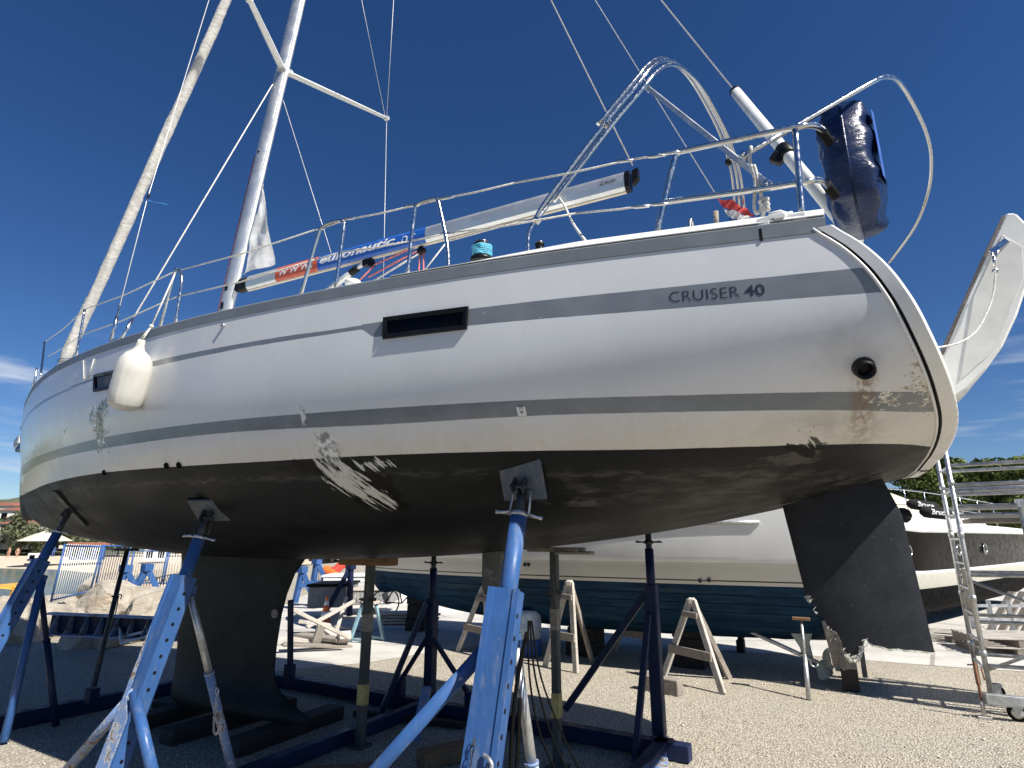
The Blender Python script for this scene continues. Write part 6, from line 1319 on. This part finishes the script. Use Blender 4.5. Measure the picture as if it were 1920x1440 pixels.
# blue A-frames beyond the rocks
def aframe(label, apex, l, r_, d, mat='jack_blue', w=.10, bar=None):
    t = thing('steel_trestle', at(*l, d=d), label, 'trestle', 'blue steel trestles in the background'); a = at(*apex, d=d)
    for q in(l, r_): m = MB(); m.beam(a, at(*q, d=d), w, w); m.build('leg', M[mat], t, .008)
    if bar: m = MB(); m.beam(at(*bar[0], d=d), at(*bar[1], d=d), w, w*.8); m.build('crossbar', M[mat], t)
    m = MB(); m.box(a, (w*1.6, w*1.6, w*1.3)); m.build('cap', M[mat], t); return t
aframe('blue steel A frame just right of the slim black pole', (236,1066), (226,1098), (256,1104), 19, w=.14); aframe('blue steel A frame left of the blue jack sleeve', (276,1064), (254,1104), (298,1112), 19, w=.14)
aframe('tall blue steel frame beside the keel trailing edge', (567,1068), (553,1130), (592,1138), 18, w=.13, bar=((562,1098),(582,1098)))
aframe('blue steel frame left of the traffic cone', (594,1052), (588,1088), (608,1082), 18.5, w=.13)
for a, b in(((608,1082),(604,1135)), ((569,1092),(611,1092))): m = MB(); m.beam(at(*a, d=18.5), at(*b, d=18.5), .13, .10); m.build('leg', M['jack_blue'], bpy.data.objects['steel_trestle.003'])
aframe('dark navy A frame near the grey container', (658,1062), (615,1140), (655,1155), 15.5, 'navy', .11)
# small blue stool trestle, low timber ramp, planks
tb = thing('stool_trestle', G(688,1205), 'pale blue steel stool trestle with wooden top', 'trestle'); c = G(688,1203); PB = simple('pale_blue_paint', (.22,.36,.42), .5, 0, .2, 8)
for sx, sy in((-1,-1),(1,-1),(1,1),(-1,1)): m = MB(); m.beam(c+Vector((sx*.24,sy*.2,.0)), c+Vector((sx*.09,sy*.08,.66)), .05, .05); m.build('leg', PB, tb)
for sy in(-1, 1): m = MB(); m.beam(c+Vector((-.24,sy*.2,.05)), c+Vector((.24,sy*.2,.05)), .04, .04); m.build('stretcher', PB, tb)
m = MB(); m.box(c+Vector((0,0,.69)), (.34,.26,.05)); m.build('top', M['wood_pale'], tb, .006)
def stick(label, a, b, w, h, mat='wood_pale', name='plank', grp='loose timber on the concrete'): m = MB(); m.beam(a, b, w, h); return tag(m.build(name, M[mat], None, .006), label, 'plank', grp)
rp = [('long pale plank sloping down from the keel edge to the ground', (546,1142,6.9), (655,1196,7.6), .10,.05), ('long pale pole leaning up to the stool trestle', (575,1176,8.4), (668,1125,9.2), .06,.05), ('grey plank flat on the concrete behind the keel', (530,1208,7.6), (660,1213,8.0), .14,.04), ('second flat plank right behind the keel', (535,1198,8.2), (650,1204,8.4), .16,.05), ('short upright board in the timber heap', (592,1206,7.8), (604,1170,7.9), .12,.05), ('short block standing at the right end of the heap', (636,1208,7.9), (648,1190,7.9), .16,.12), ('dark plank low in the heap', (560,1190,8.4), (640,1200,8.0), .2,.05), ('thin lath leaning on the grey bin', (630,1188,8.8), (650,1120,9.6), .05,.04), ('pale board behind the timber heap', (560,1165,9.5), (700,1182,9.8), .18,.04), ('crooked plank end right of the heap', (610,1180,8.6), (652,1212,8.2), .12,.05)]
for lab, a, b, w, h in rp: stick(lab, at(a[0],a[1],d=a[2]+3.9), at(b[0],b[1],d=b[2]+3.6), w*1.3, h*1.2, 'wood_grey' if 'dark' in lab or 'grey plank' in lab else 'wood_pale')
for k in range(16):
    a = at(712+(k % 3)*6, 1153-(k//4)*4, d=14.3+.12*(k % 4)); a.z = .05+.06*(k//4); b = a+_r*(1.1+.15*math.sin(k*3))+Vector((0,0,.01)); stick('plank in the stack beside the white container', a, b, .16, .045, name='stacked_plank', grp='stack of planks by the white container')
# bins, boxes, wall, bicycle, cone, slide
def cabinet(label, px0, px1, py0, py1, d, dp, mat, lid=None, name='grey_container', cat='container', ribs=0):
    a = at(px0, py1, d=d); b = at(px1, py1, d=d); a.z = b.z = max(0, (a.z+b.z)/2); h = at((px0+px1)/2, py0, d=d).z-a.z; ey = Vector((-_r.y, _r.x, 0)); t = thing(name, (a+b)/2, label, cat); m = MB(); m.prism([a, b, b+ey*dp, a+ey*dp], (0,0,h)); m.build('body', mat, t, .015)
    if lid: m = MB(); q = [p+Vector((0,0,h+.003)) for p in(a-_r*.04-ey*.04, b+_r*.04-ey*.04, b+_r*.04+ey*(dp+.04), a-_r*.04+ey*(dp+.04))]; m.prism(q, (0,0,.06)); m.build('lid', lid, t, .01)
    for k in range(ribs): q = lin(a, b, (k+.5)/ribs); m = MB(); m.prism([q-_r*.02-ey*.012, q+_r*.02-ey*.012, q+_r*.02-ey*.0, q-_r*.02-ey*.0], (0,0,h*.97)); m.build('rib', mat, t)
    return t
GREY = M['paint_grey']; cabinet('dark grey container behind the traffic cone', 575, 646, 1100, 1140, 15.5, 1.2, GREY, M['rubber']); cabinet('grey slatted bin right of the dark container', 648, 733, 1108, 1134, 16, 1.2, simple('light_grey_slats', (.30,.30,.29), .6), M['wood_pale'], ribs=14)
cabinet('white topped work bench below the red slide', 605, 695, 1082, 1092, 18, 1.0, M['paint_white'], M['paint_white'], 'work_bench', 'bench')
cabinet('tall white wall behind the bow of the white boat', 700, 800, 1064, 1136, 19, .4, M['paint_white'], None, 'white_wall', 'wall'); cabinet('white corrugated container under the white boat', 822, 888, 1126, 1156, 16.5, 2.2, M['paint_white'], None, 'white_container', 'container', 18)
cabinet('second white corrugated container further right', 888, 990, 1128, 1150, 18, 2.2, M['paint_white'], None, 'white_container', 'container', 18)
c = at(612,1137,d=14.5); c.z = 0; t = thing('traffic_cone', c, 'orange and white traffic cone by the dark container', 'cone')
m = MB(); m.box(c+Vector((0,0,.02)), (.32,.32,.04)); m.build('base', M['orange'], t, .01)
for k, (a, b) in enumerate(((.04,.16),(.161,.30),(.301,.42),(.421,.52),(.521,.62))): rr = lambda z: .14*(1-z/.72); m = MB(); m.lathe(c, (0,0,1), [(rr(a),a),(rr(b),b)], 18); m.build('band', M['orange'] if k % 2 == 0 else M['paint_white'], t)
sl = thing('slide', at(620,1085,d=24), 'red and orange plastic slide behind the blue frames', 'slide'); m = MB(); m.tube(smooth_path([at(652,1052,d=24), at(640,1060,d=24), at(628,1070,d=23.7), at(612,1072,d=23.5)], 5), .16, 12); m.build('upper_chute', M['red'], sl); m = MB(); m.tube(smooth_path([at(612,1070,d=23.5), at(618,1074,d=23.3), at(632,1079,d=23)], 5), [.2,.19,.18,.17,.16,.16,.15,.14,.13,.12,.1], 12); m.build('lower_chute', M['orange'], sl)
for px in(600,650): m = MB(); p = at(px,1070,d=24); m.tube([Vector((p.x,p.y,0)), p+Vector((0,0,.5))], .05, 8); m.build('support_pole', M['galv'], sl)
bc = at(757,1134,d=15.6); bc.z = 0; bk = thing('bicycle', bc, 'black bicycle leaning at the white wall', 'bicycle'); X_ = _r; Z_ = Vector((0,0,1))
for s in(-.45,.45):
    m = MB(); m.tube([bc+X_*(s+.33*math.cos(a))+Z_*(.34+.33*math.sin(a)) for a in [k*math.pi/12 for k in range(24)]], .018, 6, False, True); w_ = m.build('wheel', M['rubber'], bk); m = MB(); 
    for k in range(8): m.tube([bc+X_*s+Z_*.34, bc+X_*(s+.32*math.cos(k*.785))+Z_*(.34+.32*math.sin(k*.785))], .004, 4)
    m.build('spokes', M['steel'], w_)
m = MB()
for a, b in(((-.45,.34),(-.15,.80)), ((-.45,.34),(-.05,.32)), ((-.05,.32),(-.17,.86)), ((-.15,.75),(.33,.80)), ((-.05,.32),(.34,.74)), ((.45,.34),(.32,.92))): m.tube([bc+X_*a[0]+Z_*a[1], bc+X_*b[0]+Z_*b[1]], .018, 6)
m.build('frame', M['black'], bk); m = MB(); m.box(bc+X_*-.18+Z_*.90, (.24,.10,.05)); m.build('saddle', M['rubber'], bk, .01); m = MB(); m.tube([bc+X_*.30+Z_*.95-Vector((0,.25,0)), bc+X_*.30+Z_*.97, bc+X_*.30+Z_*.95+Vector((0,.25,0))], .014, 6); m.build('handlebar', M['steel'], bk)
# pallets, rack and timber under the motor yacht at the right
def pallet(label, c, rz, z):
    t = thing('pallet', Vector((c.x, c.y, z)), label, 'pallet', 'pallets and rack below the motor yacht'); Q = Matrix.Rotation(rz, 3, 'Z')
    for k in range(6): m = MB(); m.box(Vector((c.x,c.y,z+.125))+Q@Vector((0,-.45+.18*k,0)), (1.2,.11,.022), Q); m.build('slat', M['wood_pale'], t)
    for k in range(3): m = MB(); m.box(Vector((c.x,c.y,z+.055))+Q@Vector((-.54+.54*k,0,0)), (.1,1.0,.11), Q); m.build('bearer', M['wood_grey'], t)
pallet('pallet lying flat at the far right', G(1890,1222), .2, 0); pallet('pallet stacked on the far right pallet', G(1890,1222), .28, .142); pallet('pallet behind the scaffold posts', G(1790,1200), -.1, 0)
rk_ = thing('timber_rack', G(1860,1210), 'galvanised rack full of timber beyond the scaffold', 'rack')
for px in(1832,1868,1905,1945): p = G(px,1208); m = MB(); m.beam(p, p+Vector((0,0,.75)), .07, .07); m.build('upright', M['galv'], rk_)
for z in(.18,.42,.66): m = MB(); m.beam(G(1832,1208)+Vector((0,0,z)), G(1945,1208)+Vector((0,0,z)), .05, .05); m.build('rail', M['galv'], rk_)
for k in range(5): stick(['first', 'second', 'third', 'fourth', 'last'][k]+' slanting board from the left leaning on the timber rack', G(1850+k*22,1204)+Vector((0,.2,0)), G(1885+k*22,1200)+Vector((.3,.3,.85)), .14, .04, 'wood_grey', grp='boards leaning on the rack')
# yellow and white boat drawn up at the far left
yb = thing('small_boat', at(20,1110,d=24), 'small yellow and white boat moored at the left edge', 'boat'); a, b = at(-60,1105,d=24), at(115,1105,d=24); ey = Vector((-_r.y, _r.x, 0))
m = MB(); rows = []
for i in range(13): s = i/12; p = lin(a, b, s); w = .75*math.sin(math.pi*min(1, .12+.88*(1-s)))**.6+.02; rows.append([Vector((p.x,p.y,0))-ey*(w*k)+Vector((0,0,z)) for k, z in((1,-.15),(.95,-.5),(.6,-.9),(-.6,-.9),(-.95,-.5),(-1,-.15))])
m.grid(rows); m.build('hull', M['paint_white'], yb); m = MB(); m.grid([[r[0]+Vector((0,0,.06)), r[-1]+Vector((0,0,.06))] for r in rows]); m.build('deck', M['paint_white'], yb)
m = MB(); p0 = at(2,1108,d=24); p0.z = -.3; p1 = at(44,1108,d=24); p1.z = -.3
for q, h in((p0,.85),(p1,.8)): m.beam(q-ey*.5, q-ey*.5+Vector((.25,0,h)), .1, .1); m.beam(q+ey*.5, q+ey*.5+Vector((.25,0,h)), .1, .1)
m.prism([p0-ey*.6+Vector((.2,0,.8)), p1-ey*.6+Vector((.2,0,.72)), p1+ey*.6+Vector((.2,0,.72)), p0+ey*.6+Vector((.2,0,.8))], (0,0,.06)); m.build('wheelhouse_frame', simple('yellow_boat_paint', (.65,.36,.05), .4), yb)
# leaves, twigs and a pebble pile to break up the gravel
tw = random.Random(11)
for i in range(34):
    p = G(tw.uniform(1260,1900), tw.uniform(1300,1438)); a = tw.uniform(0, 6.28); L_ = tw.uniform(.02,.09); m = MB(); m.tube(smooth_path([p+Vector((0,0,.012)), p+Vector((math.cos(a)*L_*.5, math.sin(a)*L_*.5, .02)), p+Vector((math.cos(a+.4)*L_, math.sin(a+.4)*L_, .012))], 2), .0025, 4); tag(m.build('twig', M['wood_grey']), 'dry twig lying on the sunlit gravel', 'twig', 'twigs on the gravel')
